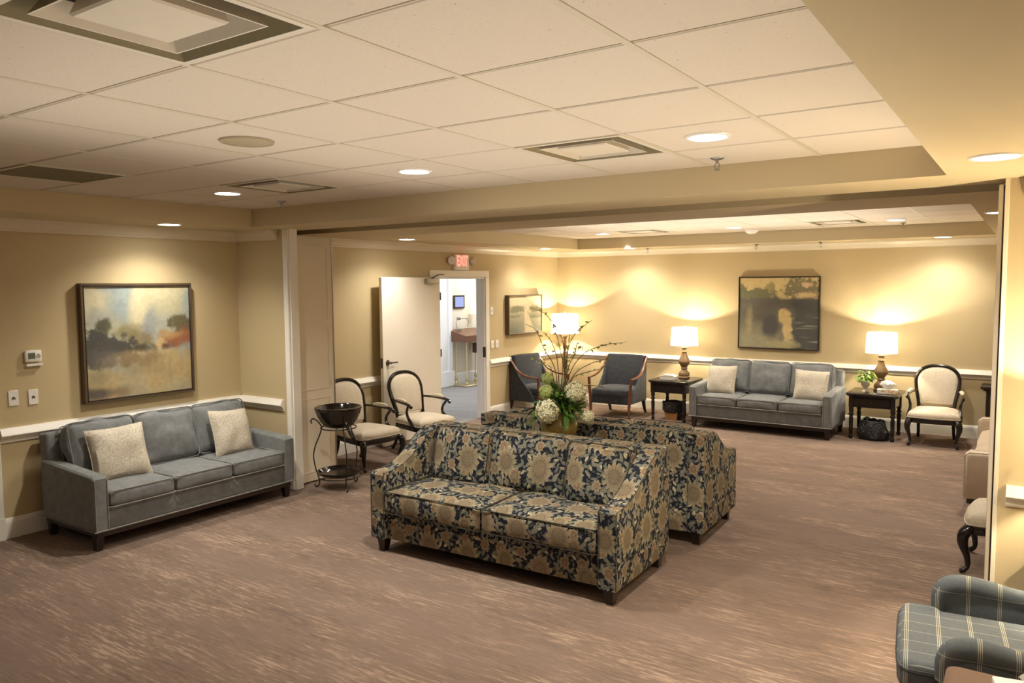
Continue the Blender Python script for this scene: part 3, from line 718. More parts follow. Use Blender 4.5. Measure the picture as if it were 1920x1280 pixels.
def art_river(x, y):
    n = vnoise(x, y, 5, 11); n2 = vnoise(x, y, 13, 12); n3 = vnoise(x, y, 26, 15); hz = vnoise(x, y, 4, 13, 3, .5, 9)
    im = np.zeros(x.shape+(3,))+srgb((190, 172, 124))
    im = lay(im, blob(x, y, .02, .76, .10, .16, .3, n2, .5), (92, 96, 72)); im = lay(im, blob(x, y, .26, .76, .20, .13, .25, n2, .6), (92, 94, 64)); im = lay(im, blob(x, y, .40, .88, .07, .07, .4, n3, .9)*.75, (116, 110, 74))
    im = lay(im, blob(x, y, .82, .86, .24, .15, .3, n3, 1.0)*.92, (98, 92, 70)); im = lay(im, blob(x, y, .85, .90, .07, .04, .5, n3, .8)*.9, (196, 168, 136)); im = lay(im, blob(x, y, .84, .76, .12, .04, .5, n3, .9)*.8, (190, 168, 126))
    im = lay(im, ss(y+(n2-.5)*.05, .74, .69), (72, 70, 64)); im = lay(im, ss(y, .66, .45)*.85, (100, 98, 88))
    im = lay(im, ss(y, .5, .08)*ss(x, .8, .3), (142, 138, 112)); im = lay(im, blob(x, y, .30, .44, .22, .12, .7, n, .6)*.85, (78, 76, 70)); im = lay(im, blob(x, y, .13, .36, .05, .22, .8, n2, .5)*.7, (168, 158, 118))
    im = lay(im, ss(x+(n2-.5)*.12, .64, .74)*ss(y, .72, .66), (50, 54, 58)); im = lay(im, ss(x, .8, 1)*ss(y, .5, .2)*.6, (36, 40, 38))
    im = lay(im, blob(x, y, .40, .30, .13, .17, .45, n, .35), (56, 56, 64))
    im = lay(im, blob(x, y, .575, .46, .075, .11, .3, n2, .4), (196, 174, 122)); im = lay(im, blob(x, y, .625, .25, .06, .26, .3, n3, .6), (192, 172, 122)); im = lay(im, blob(x, y, .55, .05, .22, .07, .7, n2, .5)*.85, (160, 150, 112))
    im = lay(im, ss(hz, .66, .74)*ss(x, .68, .76)*ss(y, .6, .4)*.7, (136, 140, 132)); return im
def art_marsh(x, y):
    n = vnoise(x, y, 5, 21); n2 = vnoise(x, y, 14, 22)
    im = np.zeros(x.shape+(3,))+srgb((212, 196, 160))
    im = lay(im, blob(x, y, .22, .64, .30, .12, .6, n2, .5), (112, 112, 80)); im = lay(im, blob(x, y, .80, .64, .24, .12, .6, n2, .5), (110, 108, 76)); im = lay(im, ss(y, .58, .5)*.85, (140, 138, 108))
    im = lay(im, ss(y, .45, .1)*.9, (92, 94, 78)); im = lay(im, blob(x, y, .85, .42, .22, .06, .7, n2, .6)*.9, (94, 94, 66)); im = lay(im, blob(x, y, .15, .45, .25, .04, .7, n2, .6)*.8, (100, 102, 78))
    pth = 1-ss(np.abs(x-(.50+.22*(.6-y)))/(.04+.22*(.6-y).clip(0)), .6, 1.1+.3*n); im = lay(im, pth*ss(y, .68, .6)*.95, (206, 190, 154)); im = lay(im, ss(n, .55, .7)*ss(y, .3, .1)*.4, (150, 146, 120))
    return im
def canvas(name, w, h, art, N=150):
    gain = {'art_autumn': .88, 'art_river': 1.15, 'art_marsh': .95}[art.__name__]
    u, v = np.meshgrid(np.linspace(0, 1, N), np.linspace(0, 1, N)); col = art(u, v)
    dn = vnoise(u, v, 30, 77, 3)-.5
    col = np.clip(col*gain*(1+.28*dn[..., None]), 0, 1)**1.08
    co = np.stack([(u-.5)*w, np.zeros_like(u), (v-.5)*h], -1).reshape(-1, 3)
    i = np.arange(N*N).reshape(N, N); q = np.stack([i[:-1, :-1], i[:-1, 1:], i[1:, 1:], i[1:, :-1]], -1).reshape(-1, 4)
    me = bpy.data.meshes.new(name); me.from_pydata(co.tolist(), [], q.tolist())
    ca = me.color_attributes.new('paint', 'FLOAT_COLOR', 'POINT')
    ca.data.foreach_set('color', np.concatenate([col.reshape(-1, 3), np.ones((N*N, 1))], 1).astype(np.float32).ravel())
    me.materials.append(M['canvas']); return me
def painting(name, label, loc, rz, w, h, art, dep, fm, fw=.022, inner=None, N=150):
    """front faces local -Y, back on the wall at local y=0"""
    t = thing(name, label, 'painting', loc, rz)
    fr = B()
    for (a, b_, c, e) in ((-w/2, w/2, -h/2, -h/2+fw), (-w/2, w/2, h/2-fw, h/2), (-w/2, -w/2+fw, -h/2+fw, h/2-fw), (w/2-fw, w/2, -h/2+fw, h/2-fw)): box(fr, a, b_, -dep, 0, c, e, .003, 1)
    obj('frame', fr, fm, t)
    obj('backing', box(B(), -w/2+fw, w/2-fw, -dep+.018, -.002, -h/2+fw, h/2-fw), M['frame'], t, False)
    obj('canvas', canvas('canvas', w-2*fw-.012, h-2*fw-.012, art, N), None, t, loc=(0, -dep+.012, 0))
    if inner: 
        iw = B(); a = w/2-fw; c = h/2-fw
        for (p, q, r_, s_) in ((-a, a, -c, -c+.006), (-a, a, c-.006, c), (-a, -a+.006, -c, c), (a-.006, a, -c, c)): box(iw, p, q, -dep-.002, -dep+.01, r_, s_)
        obj('inner_lip', iw, inner, t, False)
    return t
painting('landscape_painting', 'square autumn landscape painting in a bronze frame above the near grey sofa', (L, 3.735, 1.478), 90, 1.01, 1.01, art_autumn, .065, M['gold'], .022, M['frame'], 190)
painting('river_painting', 'square river landscape painting in a thin dark frame on the back wall', (-2.955, YB, 1.522), 0, 1.115, 1.02, art_river, .045, M['frame'], .012)
painting('marsh_painting', 'small marsh landscape painting in a deep gilt frame beside the corner floor lamp', (L, 9.93, 1.488), 90, .95, .60, art_marsh, .07, M['gold'], .014, M['metal'], 110)

# ------------------------------------------------------------------ sofas
def leg_taper(x, y, h, s0=.032, s1=.02, dx=0, dy=0):
    b = B(); r = bmesh.ops.create_cube(b, size=1)['verts']
    for v in r:
        top = v.co.z > 0; s = s0 if top else s1
        v.co = Vector((x+(0 if top else dx)+(s if v.co.x > 0 else -s), y+(0 if top else dy)+(s if v.co.y > 0 else -s), h if top else 0))
    return b
def grey_sofa(label, loc, rz):
    W = 1.84; t = thing('sofa', label, 'sofa', loc, rz, 'grey three seat sofas'); m = M['grey']; wm = M['welt']
    obj('base', box(B(), -W/2+.10, W/2-.10, -.405, .40, .15, .315, .012), m, t)
    for s in (-1, 1):
        pr = [(-.43, .15), (-.43, .545), (-.40, .565), (.30, .60), (.36, .60), (.36, .15)]
        a = B(); x0, x1 = sorted((s*W/2, s*(W/2-.115))); prism(a, pr, 'x', x0, x1, .022, 3); ar = obj('arm', a, m, t)
        p = B(); tube(p, [(x0+.012, -.432, .16), (x0+.012, -.432, .535), (x0+.018, -.40, .563), (x0+.018, .28, .598)], .004, 6); tube(p, [(x1-.012, -.432, .16), (x1-.012, -.432, .535), (x1-.018, -.40, .563), (x1-.018, .28, .598)], .004, 6)
        obj('arm_piping', p, wm, ar)
    bk = B(); box(bk, -W/2+.03, W/2-.03, -.07, .07, -.33, .33, .03, 3, TR(0, .335, .48, -8)); obj('back_frame', bk, m, t)
    p = B(); tube(p, [(-W/2, -.432, .155), (W/2, -.432, .155), (W/2, .36, .155), (-W/2, .36, .155)], .0065, 6, True); obj('bottom_welt', p, wm, t)
    obj('plinth', box(B(), -W/2+.03, W/2-.03, -.405, .37, .105, .15), M['leg'], t, False)
    cw = (W-.23)/3
    for k in range(3):
        x = (k-1)*cw; m4 = TR(x, -.115, .378)
        c = obj('seat_cushion', cushion(B(), cw-.006, .64, .13, m4, .22, k+1), m, t); obj('piping', piping(B(), cw-.006, .64, .13, m4), wm, c)
        m4 = TR(x, .165+(.01 if k != 1 else 0), .655, 74+(k == 1)*2, 0, (k-1)*-1.5)
        c = obj('back_cushion', cushion(B(), cw-.002, .44, .16, m4, .62, k+7, .014, .05, 18), m, t); obj('piping', piping(B(), cw-.002, .44, .15, m4, .045, .005), m, c)
    for sx in (-1, 1):
        for y in (-.36, .32): obj('leg', leg_taper(sx*(W/2-.06), y, .15, .034, .022, sx*.006, 0), M['leg'], t)
    return t
s1 = grey_sofa('grey three seat sofa against the left wall below the autumn landscape painting', (-6.045, 3.735, 0), 90)
s2 = dup(s1, (-2.905, 10.30, 0), -1, 'grey three seat sofa on the back wall between the two black end tables')
def pillow(label, loc, size, rx, rz, seed, ry=0):
    t = thing('throw_pillow', label, 'pillow', loc, rz, 'paisley throw pillows')
    b = throw(B(), size, size, .15, TR(0, 0, 0, rx, 0, 0) @ Matrix.Rotation(math.radians(ry), 4, 'Z'), seed)
    obj('cover', b, M['pillow'], t)
    p = B(); m4 = TR(0, 0, 0, rx, 0, 0) @ Matrix.Rotation(math.radians(ry), 4, 'Z'); q = []
    for k in range(44):
        f = k/11; sd = int(f); u = (f-sd)*2-1
        x, y = ((u, -1), (1, u), (-u, 1), (-1, -u))[sd]; q.append(m4 @ Vector((x*size/2*(1-.055*(1-y*y)), y*size/2*(1-.055*(1-x*x)), .012*mnoise.noise(Vector((x*1.6+seed, y*1.6, seed*2.3))))))
    tube(p, q, .005, 6, True); obj('seam_cord', p, M['pillow'], t)
    return t
# ------------------------------------------------------------------ floral loveseats
def loveseat(label, loc, rz):
    W = 1.98; t = thing('loveseat', label, 'sofa', loc, rz, 'floral loveseats back to back'); m = M['floral']; wm = M['dwelt']
    obj('base', box(B(), -W/2+.10, W/2-.10, -.40, .40, .10, .30, .012), m, t)
    pr = [(-.43, .10), (-.43, .575), (-.415, .592), (-.30, .600), (-.21, .618), (-.10, .665), (.01, .735), (.11, .80), (.22, .838), (.42, .84), (.42, .10)]
    for s in (-1, 1):
        x0, x1 = sorted((s*W/2, s*(W/2-.135))); a = B(); prism(a, pr, 'x', x0, x1, .016, 2); ar = obj('arm', a, m, t)
        p = B()
        for x in (x0+.008, x1-.008): tube(p, [(x, -.433, .11)]+[(x, y-.002, z-.004) for y, z in pr[1:9]], .0028, 6)
        obj('arm_piping', p, wm, ar)
    bk = B(); prism(bk, [(.16, .28), (.235, .83), (.26, .84), (.41, .84), (.42, .82), (.42, .10), (.2, .10)], 'x', -W/2+.13, W/2-.13, .012, 2); obj('back', bk, m, t)
    cw = (W-.27)/2
    for k in range(2):
        m4 = TR((k-.5)*cw, -.13, .385); c = obj('seat_cushion', cushion(B(), cw-.006, .62, .165, m4, .20, k+3, .005, .028), m, t); obj('piping', piping(B(), cw-.006, .62, .165, m4, .03, .004), wm, c)
    for x, wd, dy in ((-.56, .50, -.005), (0.02, .66, .03), (.60, .47, -.035)):
        m4 = TR(x, .155+dy, .645, 76); c = obj('back_cushion', cushion(B(), wd, .42, .13, m4, .5, x*5+4, .007, .04, 14), m, t); obj('piping', piping(B(), wd, .42, .13, m4, .045, .003), wm, c)
    for sx in (-1, 1):
        for y in (-.37, .36): obj('leg', leg_taper(sx*(W/2-.075), y, .11, .038, .024, sx*.004, 0), M['leg'], t)
    return t
l1 = loveseat('nearer floral loveseat, facing the camera, navy ground with cream flowers', (-3.00, 4.44, 0), 1.6)
l2 = dup(l1, (-2.955, 5.735, 0), 182.5, 'farther floral loveseat seen from behind, back to back with the nearer one')
# narrow table between the backs, carrying the vase
t = thing('sofa_table', 'narrow dark table hidden between the backs of the two floral loveseats', 'table', (-3.03, 5.08, 0), 2)
obj('top', box(B(), -.50, .50, -.15, .15, .66, .69, .006), M['leg'], t)
for x in (-.45, .45):
    for y in (-.11, .11): obj('leg', leg_taper(x, y, .66, .02, .016), M['leg'], t)

# ------------------------------------------------------------------ tan sofa, right side
def tan_sofa():
    t = thing('sofa', 'tan sofa against the right wall beyond the jamb, only its arm ends showing', 'sofa', (.05, 8.22, 0), -90); m = M['tan']; W = 2.0
    obj('base', box(B(), -W/2+.1, W/2-.1, -.44, .44, .15, .30, .012), m, t)
    for s in (-1, 1):
        x0, x1 = sorted((s*W/2, s*(W/2-.15))); ar = obj('arm', prism(B(), [(-.47, .16), (-.47, .52), (-.44, .545), (.40, .56), (.44, .55), (.44, .16)], 'x', x0, x1, .022, 3), m, t)
        p = B()
        for x in (x0+.014, x1-.014): tube(p, [(x, -.472, .17), (x, -.472, .515), (x, -.44, .545), (x, .4, .56)], .006, 6)
        obj('arm_piping', p, M['pillow'], ar)
    obj('back_frame', box(B(), -W/2+.02, W/2-.02, .30, .46, .16, .80, .03, 3), m, t)
    p = B(); tube(p, [(-W/2, -.472, .165), (W/2, -.472, .165)], .008, 6); obj('bottom_welt', p, M['pillow'], t)
    obj('plinth', box(B(), -W/2+.02, W/2-.02, -.45, .42, .12, .16), M['leg'], t, False)
    cw = (W-.3)/2
    for k in range(2):
        obj('seat_cushion', cushion(B(), cw-.006, .66, .15, TR((k-.5)*cw, -.11, .37), .4, k+13), m, t)
        obj('back_cushion', cushion(B(), cw-.006, .42, .15, TR((k-.5)*cw, .2, .62, 76), .4, k+15), m, t)
    for sx in (-1, 1):
        for y in (-.38, .38): obj('leg', box(B(), sx*(W/2-.07)-.045, sx*(W/2-.07)+.045, y-.045, y+.045, 0, .15, .004, 1), M['leg'], t)
tan_sofa()

# ------------------------------------------------------------------ French armchairs
def oval_back(k=40):
    """outline of the back in its own plane: (x, h)"""
    pts = [(-.190, .395), (-.200, .48), (-.224, .60), (-.236, .71)]
    for j in range(1, 14):
        a = PI-PI*j/14; pts.append((.236*math.copysign(abs(math.cos(a))**.85, math.cos(a)), .71+.195*math.sin(a)**.85))
    pts += [(.236, .71), (.224, .60), (.200, .48), (.190, .395)]
    return pts
def on_back(x, h, off=0): return Vector((x, .205+(h-.39)*.26+off*.97, h))
def french_chair(label, loc, rz):
    t = thing('armchair', label, 'chair', loc, rz, 'black framed cream armchairs'); bl, cr = M['black'], M['damask']
    # seat rail
    pl = [(-.215, .22), (.215, .22), (.275, -.20), (.24, -.255), (.12, -.275), (0, -.28), (-.12, -.275), (-.24, -.255), (-.275, -.20)]
    obj('seat_rail', prism(B(), pl, 'z', .275, .335, .012, 2), bl, t)
    # upholstered seat
    b = B(); rings = []
    for f, z in ((.97, .333), (1.0, .345), (.995, .375), (.93, .402), (.78, .418), (.5, .428), (.15, .432)):
        sp = smooth_path([Vector((x*f, (y+.02)*f-.02, z)) for x, y in pl]+[Vector((pl[0][0]*f, (pl[0][1]+.02)*f-.02, z))], 4)[:-1]
        rings.append([b.verts.new(p) for p in sp])
    for a, c in zip(rings, rings[1:]):
        for j in range(len(a)): b.faces.new((a[j], a[(j+1) % len(a)], c[(j+1) % len(a)], c[j]))
    b.faces.new(rings[-1]); b.faces.new(rings[0][::-1]); bmesh.ops.recalc_face_normals(b, faces=b.faces[:])
    st = obj('seat', b, cr, t)
    p = B(); sp = smooth_path([Vector((x*1.005, (y+.02)*1.005-.02, .343)) for x, y in pl]+[Vector((pl[0][0]*1.005, (pl[0][1]+.02)*1.005-.02, .343))], 4)[:-1]; tube(p, sp, .005, 6, True); obj('gimp', p, M['pillow'], st)
    # back
    ob = oval_back(); fr = B(); pts = smooth_path([on_back(x, h) for x, h in ob], 3)
    tube(fr, [on_back(-.192, .30)]+pts+[on_back(.192, .30)], .021, 8)
    curve(fr, [on_back(-.19, .41), on_back(-.09, .395), on_back(0, .392), on_back(.09, .395), on_back(.19, .41)], [.016]*5, 4)
    obj('back_frame', fr, bl, t)
    pd = B(); cx, ch = 0, .64
    for sgn in (-1, 1):
        rr = []
        for f, o in ((.95, 0), (.90, .018), (.75, .030), (.5, .038), (.2, .042)):
            rr.append([pd.verts.new(on_back(x*f, ch+(max(h, .43)-ch)*f, sgn*o)) for x, h in ob])
        n = len(ob)
        for a, c in zip(rr, rr[1:]):
            for j in range(n): pd.faces.new((a[j], a[(j+1) % n], c[(j+1) % n], c[j]))
        pd.faces.new(rr[-1])
    bmesh.ops.recalc_face_normals(pd, faces=pd.faces[:]); obj('back_pad', pd, cr, t)
    # arms
    for s in (-1, 1):
        a = B(); curve(a, [on_back(s*.222, .60), (s*.262, .12, .600), (s*.283, -.02, .592), (s*.288, -.10, .580), (s*.290, -.135, .560), (s*.290, -.118, .548)], [.013, .014, .017, .019, .018, .010], 5)
        curve(a, [(s*.287, -.085, .572), (s*.270, -.04, .50), (s*.262, -.05, .43), (s*.272, -.13, .35), (s*.27, -.15, .30)], [.016, .015, .017, .022, .022], 5)
        ar = obj('arm', a, bl, t); p = B(); curve(p, [(s*.250, .14, .618), (s*.266, .09, .622), (s*.279, .0, .619), (s*.284, -.05, .608)], [.012, .022, .023, .012], 6, 8); obj('arm_pad', p, cr, ar)
        obj('front_leg', curve(B(), [(s*.235, -.225, .33), (s*.262, -.262, .285), (s*.268, -.272, .22), (s*.246, -.250, .12), (s*.238, -.245, .055), (s*.250, -.268, .022), (s*.256, -.285, .014)], [.03, .036, .030, .018, .014, .019, .012], 6, 10), bl, t)
        obj('rear_leg', curve(B(), [(s*.19, .20, .33), (s*.19, .215, .2), (s*.192, .25, .09), (s*.198, .30, .012)], [.026, .021, .018, .018], 5, 8), bl, t)
    return t
f1 = french_chair('black framed cream armchair nearer the partition stack, behind the planter bowl', (-5.97, 5.916, 0), 84)
f1.scale = (1, 1.12, 1)
f2 = dup(f1, (-5.906, 6.80, 0), 80, 'black framed cream armchair standing right in front of the open door leaf')
f3 = dup(f1, (-.935, 10.42, 0), 2, 'black framed cream armchair on the back wall right of the end table with the plant')
f4 = dup(f1, (-.02, 6.06, 0), -92, 'black framed cream armchair mostly hidden behind the right jamb, one cabriole leg showing')

# ------------------------------------------------------------------ charcoal club chairs with wooden arms
def club_chair(label, loc, rz):
    t = thing('club_chair', label, 'chair', loc, rz, 'charcoal armchairs with wooden arms'); m, wd = M['charcoal'], M['cherry']
    b = B(); box(b, -.29, .29, -.055, .055, -.30, .30, .03, 3, TR(0, .235, .585, -13)); obj('back', b, m, t)
    b = B(); prism(b, [(.30, .20), (.355, .82), (.37, .85), (.345, .86), (.20, .20)], 'x', -.315, .315, .012, 2); obj('outer_back', b, m, t)
    obj('seat_cushion', cushion(B(), .56, .54, .12, TR(0, -.06, .365), .35, 21), m, t)
    obj('apron', box(B(), -.29, .29, -.31, .26, .20, .315, .012), m, t)
    tube_ = B(); curve(tube_, [(-.315, .335, .855), (0, .345, .868), (.315, .335, .855)], [.013]*3, 6); obj('top_rail', tube_, wd, t)
    for s in (-1, 1):
        sd = B(); prism(sd, [(-.20, .20), (-.12, .33), (0, .44), (.12, .56), (.22, .72), (.33, .84), (.34, .20)], 'x', *sorted((s*.275, s*.318)), .008, 1); obj('side_panel', sd, m, t)
        a = B(); curve(a, [(s*.318, .335, .845), (s*.325, .26, .78), (s*.335, .14, .66), (s*.345, -.02, .595), (s*.345, -.18, .575), (s*.335, -.30, .570)], [.017, .019, .021, .023, .023, .018], 6, 8, .75)
        obj('arm', a, wd, t)
        obj('front_post', curve(B(), [(s*.335, -.285, .575), (s*.325, -.285, .42), (s*.31, -.285, .25), (s*.305, -.29, 0)], [.023, .024, .026, .017], 5, 8), wd, t)
        obj('rear_leg', curve(B(), [(s*.28, .30, .24), (s*.285, .32, .12), (s*.29, .37, 0)], [.032, .026, .018], 4, 6), M['leg'], t)
    return t
c1 = club_chair('charcoal armchair with wooden arms against the left wall below the marsh painting', (-6.17, 9.80, 0), 80)
c2 = dup(c1, (-5.08, 10.26, 0), 2, 'charcoal armchair with wooden arms on the back wall beside the end table with the bin')

# ------------------------------------------------------------------ plaid wing-arm chair, lower right corner
def plaid_chair():
    t = thing('plaid_armchair', 'charcoal plaid armchair with rolled arms in the lower right corner', 'chair', (.02, 3.66, 0), -83.5); m = M['plaid']
    def pobj(name, b, par):
        o = obj(name, b, m, par); me = o.data; uvl = me.uv_layers[0].data
        for p in me.polygons:
            n = p.normal; a = max(range(3), key=lambda i: abs(n[i]))
            for li in p.loop_indices:
                c = me.vertices[me.loops[li].vertex_index].co
                if a == 2: uvl[li].uv = (c.y, c.x)
        return o
    half = [(0, -.462), (.15, -.462), (.26, -.458), (.305, -.448), (.332, -.42), (.338, -.38), (.335, -.32), (.315, -.295), (.285, -.28), (.285, .26), (0, .26)]
    poly = half+[(-x, y) for x, y in half[::-1][1:-1]]
    b = B(); prism(b, poly, 'z', .325, .455, .035, 5)
    bmesh.ops.subdivide_edges(b, edges=[e for e in b.edges if e.calc_length() > .12], cuts=4, use_grid_fill=True)
    bmesh.ops.triangulate(b, faces=[f for f in b.faces if len(f.verts) > 8])
    c = pobj('seat_cushion', b, t)
    q = [Vector((x*1.003, y*1.003, .418)) for x, y in poly]
    obj('piping', tube(B(), q, .0035, 6, True), M['charcoal'], c)
    pobj('base', box(B(), -.325, .325, -.43, .36, .14, .33, .02), t)
    for s in (-1, 1):
        pr = [(-.315, .16), (-.325, .46), (-.318, .50), (-.29, .535), (-.2, .545), (0, .515), (.15, .51), (.36, .54), (.36, .16)]
        a = B(); prism(a, pr, 'x', *sorted((s*.315, s*.385)), .012, 2)
        p = smooth_path([(s*.352, -.322, .42), (s*.352, -.318, .50), (s*.352, -.285, .545), (s*.353, -.20, .555), (s*.353, -.03, .53), (s*.350, .14, .525), (s*.348, .36, .555)], 6); tube(a, p, interp([.040, .044, .048, .048, .044, .044, .048], len(p)), 16)
        for v in a.verts: v.co.y += .035
        pobj('arm', a, t)
    b = B(); box(b, -.33, .33, -.07, .07, -.36, .36, .05, 4, TR(0, .40, .70, -12)); pobj('back', b, t)
    for s in (-1, 1):
        obj('front_leg', curve(B(), [(s*.29, -.38, .16), (s*.295, -.40, .09), (s*.28, -.385, 0)], [.03, .026, .018], 4, 8), M['leg'], t)
        obj('rear_leg', leg_taper(s*.28, .34, .16, .024, .018, 0, .05), M['leg'], t)
plaid_chair()
t = thing('side_table', 'low brown wooden side table at the lower right edge, under the tissue box', 'table', (.11, 2.755, 0))
obj('top', prism(B(), rloop(.64, .62, .04, 5), 'z', .555, .583, .006, 2), M['sidewood'], t); obj('apron', box(B(), -.27, .27, -.26, .26, .47, .556, .004, 1), M['sidewood'], t)
for sx in (-1, 1):
    for sy in (-1, 1): obj('leg', leg_taper(sx*.25, sy*.24, .50, .022, .015), M['sidewood'], t)
def tissue_tuft(parent, z, s=1.0, seed=1):
    b = B(); n = 12; rs = random.Random(seed); rings = []
    for r, h in ((.018, 0), (.032, .03), (.048, .055), (.040, .075), (.012, .085)):
        rings.append([b.verts.new((math.cos(2*PI*j/n)*r*s*1.5*(1+.35*math.sin(j*2.4+h*40)), math.sin(2*PI*j/n)*r*s*.8*(1+.4*math.cos(j*1.7+h*30)), z+h*s*(1+.25*math.sin(j*1.9)))) for j in range(n)])
    for a, c in zip(rings, rings[1:]):
        for j in range(n): b.faces.new((a[j], a[(j+1) % n], c[(j+1) % n], c[j]))
    b.faces.new(rings[-1]); obj('tissue', b, M['tissue'], parent)
t = thing('tissue_box', 'tissue box with a white tissue standing up at the lower right corner', 'tissue box', (.055, 2.875, .583), 12)
obj('carton', box(B(), -.115, .115, -.06, .06, 0, .065, .003, 1), M['tissue'], t); tissue_tuft(t, .064, .62)

# ------------------------------------------------------------------ end tables with lamps
def end_table(label, loc, rz):
    t = thing('end_table', label, 'table', loc, rz, 'black end tables'); m = M['black']; w, d, c = .30, .33, .045
    poly = [(-w+c, -d), (w-c, -d), (w, -d+c), (w, d-c), (w-c, d), (-w+c, d), (-w, d-c), (-w, -d+c)]
    obj('top', prism(B(), poly, 'z', .545, .572, .007, 2), m, t); obj('top_moulding', prism(B(), [(x*.955, y*.955) for x, y in poly], 'z', .53, .546, .004, 1), m, t)
    obj('apron', box(B(), -.25, .25, -.28, .28, .405, .531, .004, 1), m, t)
    dr = obj('drawer', box(B(), -.205, .205, -.289, -.275, .422, .515, .005, 1), m, t); obj('knob', lathe(B(), [(.001, 0), (.012, .002), (.014, .01), (.006, .02)], 12), M['dark'], dr)
    k = bpy.data.objects[dr.children[0].name] if dr.children else None
    if k: k.rotation_euler = (PI/2, 0, 0); k.location = (0, -.287, .468)
    obj('lower_bead', box(B(), -.255, .255, -.285, .285, .398, .408, .003, 1), m, t)
    prof = [(.018, 0), (.026, .015), (.026, .035), (.015, .05), (.020, .06), (.023, .14), (.026, .26), (.018, .285), (.030, .30), (.030, .315), (.020, .325), (.027, .345), (.029, .40)]
    for sx in (-1, 1):
        for sy in (-1, 1):
            b = lathe(B(), prof, 16, (sx*.235, sy*.262, 0)); box(b, sx*.235-.028, sx*.235+.028, sy*.262-.028, sy*.262+.028, .395, .531, .004, 1); obj('leg', b, m, t)
    return t
T1 = (-4.235, 10.42); T2 = (-1.60, 10.48)
e1 = end_table('black end table between the charcoal armchair and the grey sofa', (*T1, 0), 0)
e2 = dup(e1, (*T2, 0), 0, 'black end table between the grey sofa and the cream armchair')
def table_lamp(label, loc, r=.185, gain=1):
    t = thing('table_lamp', label, 'lamp', loc, 0, 'turned table lamps with drum shades')
    obj('body', lathe(B(), [(p.x, max(0, p.y)) for p in smooth_path([(.082, 0, 0), (.086, .015, 0), (.076, .028, 0), (.080, .045, 0), (.074, .08, 0), (.042, .115, 0), (.040, .13, 0), (.052, .142, 0), (.042, .156, 0), (.058, .185, 0), (.083, .225, 0), (.084, .25, 0), (.062, .295, 0), (.040, .34, 0), (.033, .372, 0), (.048, .384, 0), (.036, .396, 0), (.030, .42, 0), (.046, .443, 0), (.020, .455, 0)], 3)], 28), M['bronze'], t)
    obj('neck', tube(B(), [(0, 0, .45), (0, 0, .54)], .008, 8), M['brass'], t)
    sh = obj('shade', lathe(B(), [(r, .475), (r*.94, .735)], 36, cap=False), M['shade'], t)
    rg = B(); tube(rg, [(r*math.cos(a*PI/18), r*math.sin(a*PI/18), .475) for a in range(36)], .004, 6, True); obj('shade_rim', rg, M['metal'], sh); rg = B()
    for rr, z in ((r*.94, .735),): tube(rg, [(rr*math.cos(a*PI/18), rr*math.sin(a*PI/18), z) for a in range(36)], .004, 6, True)
    for k in range(3): tube(rg, [(0, 0, .728), (r*.94*math.cos(k*2.09), r*.94*math.sin(k*2.09), .728)], .002, 5)
    obj('shade_rim', rg, M['metal'], sh)
    obj('finial', lathe(B(), [(.004, .725), (.004, .745), (.011, .755), (.006, .775), (.001, .78)], 10), M['brass'], t)
    obj('bulb', lathe(B(), [(.012, .54), (.014, .56), (.028, .59), (.026, .62), (.001, .635)], 12), M['bulb'], t)
    light('POINT', 'lamp_glow', (0, 0, .665), LAMP_W*gain, (1, .85, .60), t, shadow_soft_size=.016)
    return t
table_lamp('table lamp with a drum shade on the left end table, beside the white marble box', (T1[0]+.06, T1[1]+.17, .572), .195)
table_lamp('table lamp with a drum shade on the right end table, behind the small plant', (T2[0]+.03, T2[1]+.15, .572), .185)
t = thing('floor_lamp', 'floor lamp with a turned post and drum shade in the far left corner', 'lamp', (-6.20, 10.62, 0))
obj('base', lathe(B(), [(.13, 0), (.135, .015), (.12, .03), (.06, .05), (.03, .07)], 28), M['bronze'], t)
obj('post', lathe(B(), [(.03, .06), (.022, .10), (.03, .2), (.018, .24), (.018, .5), (.028, .52), (.02, .55), (.045, .75), (.05, .80), (.03, .86), (.022, .9), (.032, .94), (.028, 1.02), (.020, 1.06), (.040, 1.10), (.044, 1.115), (.018, 1.12)], 24), M['bronze'], t)
obj('neck', tube(B(), [(0, 0, 1.11), (0, 0, 1.22)], .008, 8), M['brass'], t)
r = .225
sh = obj('shade', lathe(B(), [(r, 1.16), (r*.94, 1.475)], 40, cap=False), M['shade'], t); rg = B(); tube(rg, [(r*math.cos(a*PI/18), r*math.sin(a*PI/18), 1.16) for a in range(36)], .004, 6, True); obj('shade_rim', rg, M['metal'], sh); rg = B()
for rr, z in ((r*.94, 1.475),): tube(rg, [(rr*math.cos(a*PI/18), rr*math.sin(a*PI/18), z) for a in range(36)], .004, 6, True)
for k in range(3): tube(rg, [(0, 0, 1.468), (r*.94*math.cos(k*2.09), r*.94*math.sin(k*2.09), 1.468)], .002, 5)
obj('shade_rim', rg, M['metal'], sh); obj('finial', lathe(B(), [(.004, 1.46), (.004, 1.485), (.011, 1.495), (.001, 1.52)], 10), M['brass'], t)
obj('bulb', lathe(B(), [(.012, 1.22), (.014, 1.24), (.028, 1.28), (.026, 1.31), (.001, 1.325)], 12), M['bulb'], t)
light('POINT', 'lamp_glow', (0, 0, 1.36), LAMP_W, (1, .85, .60), t, shadow_soft_size=.016)

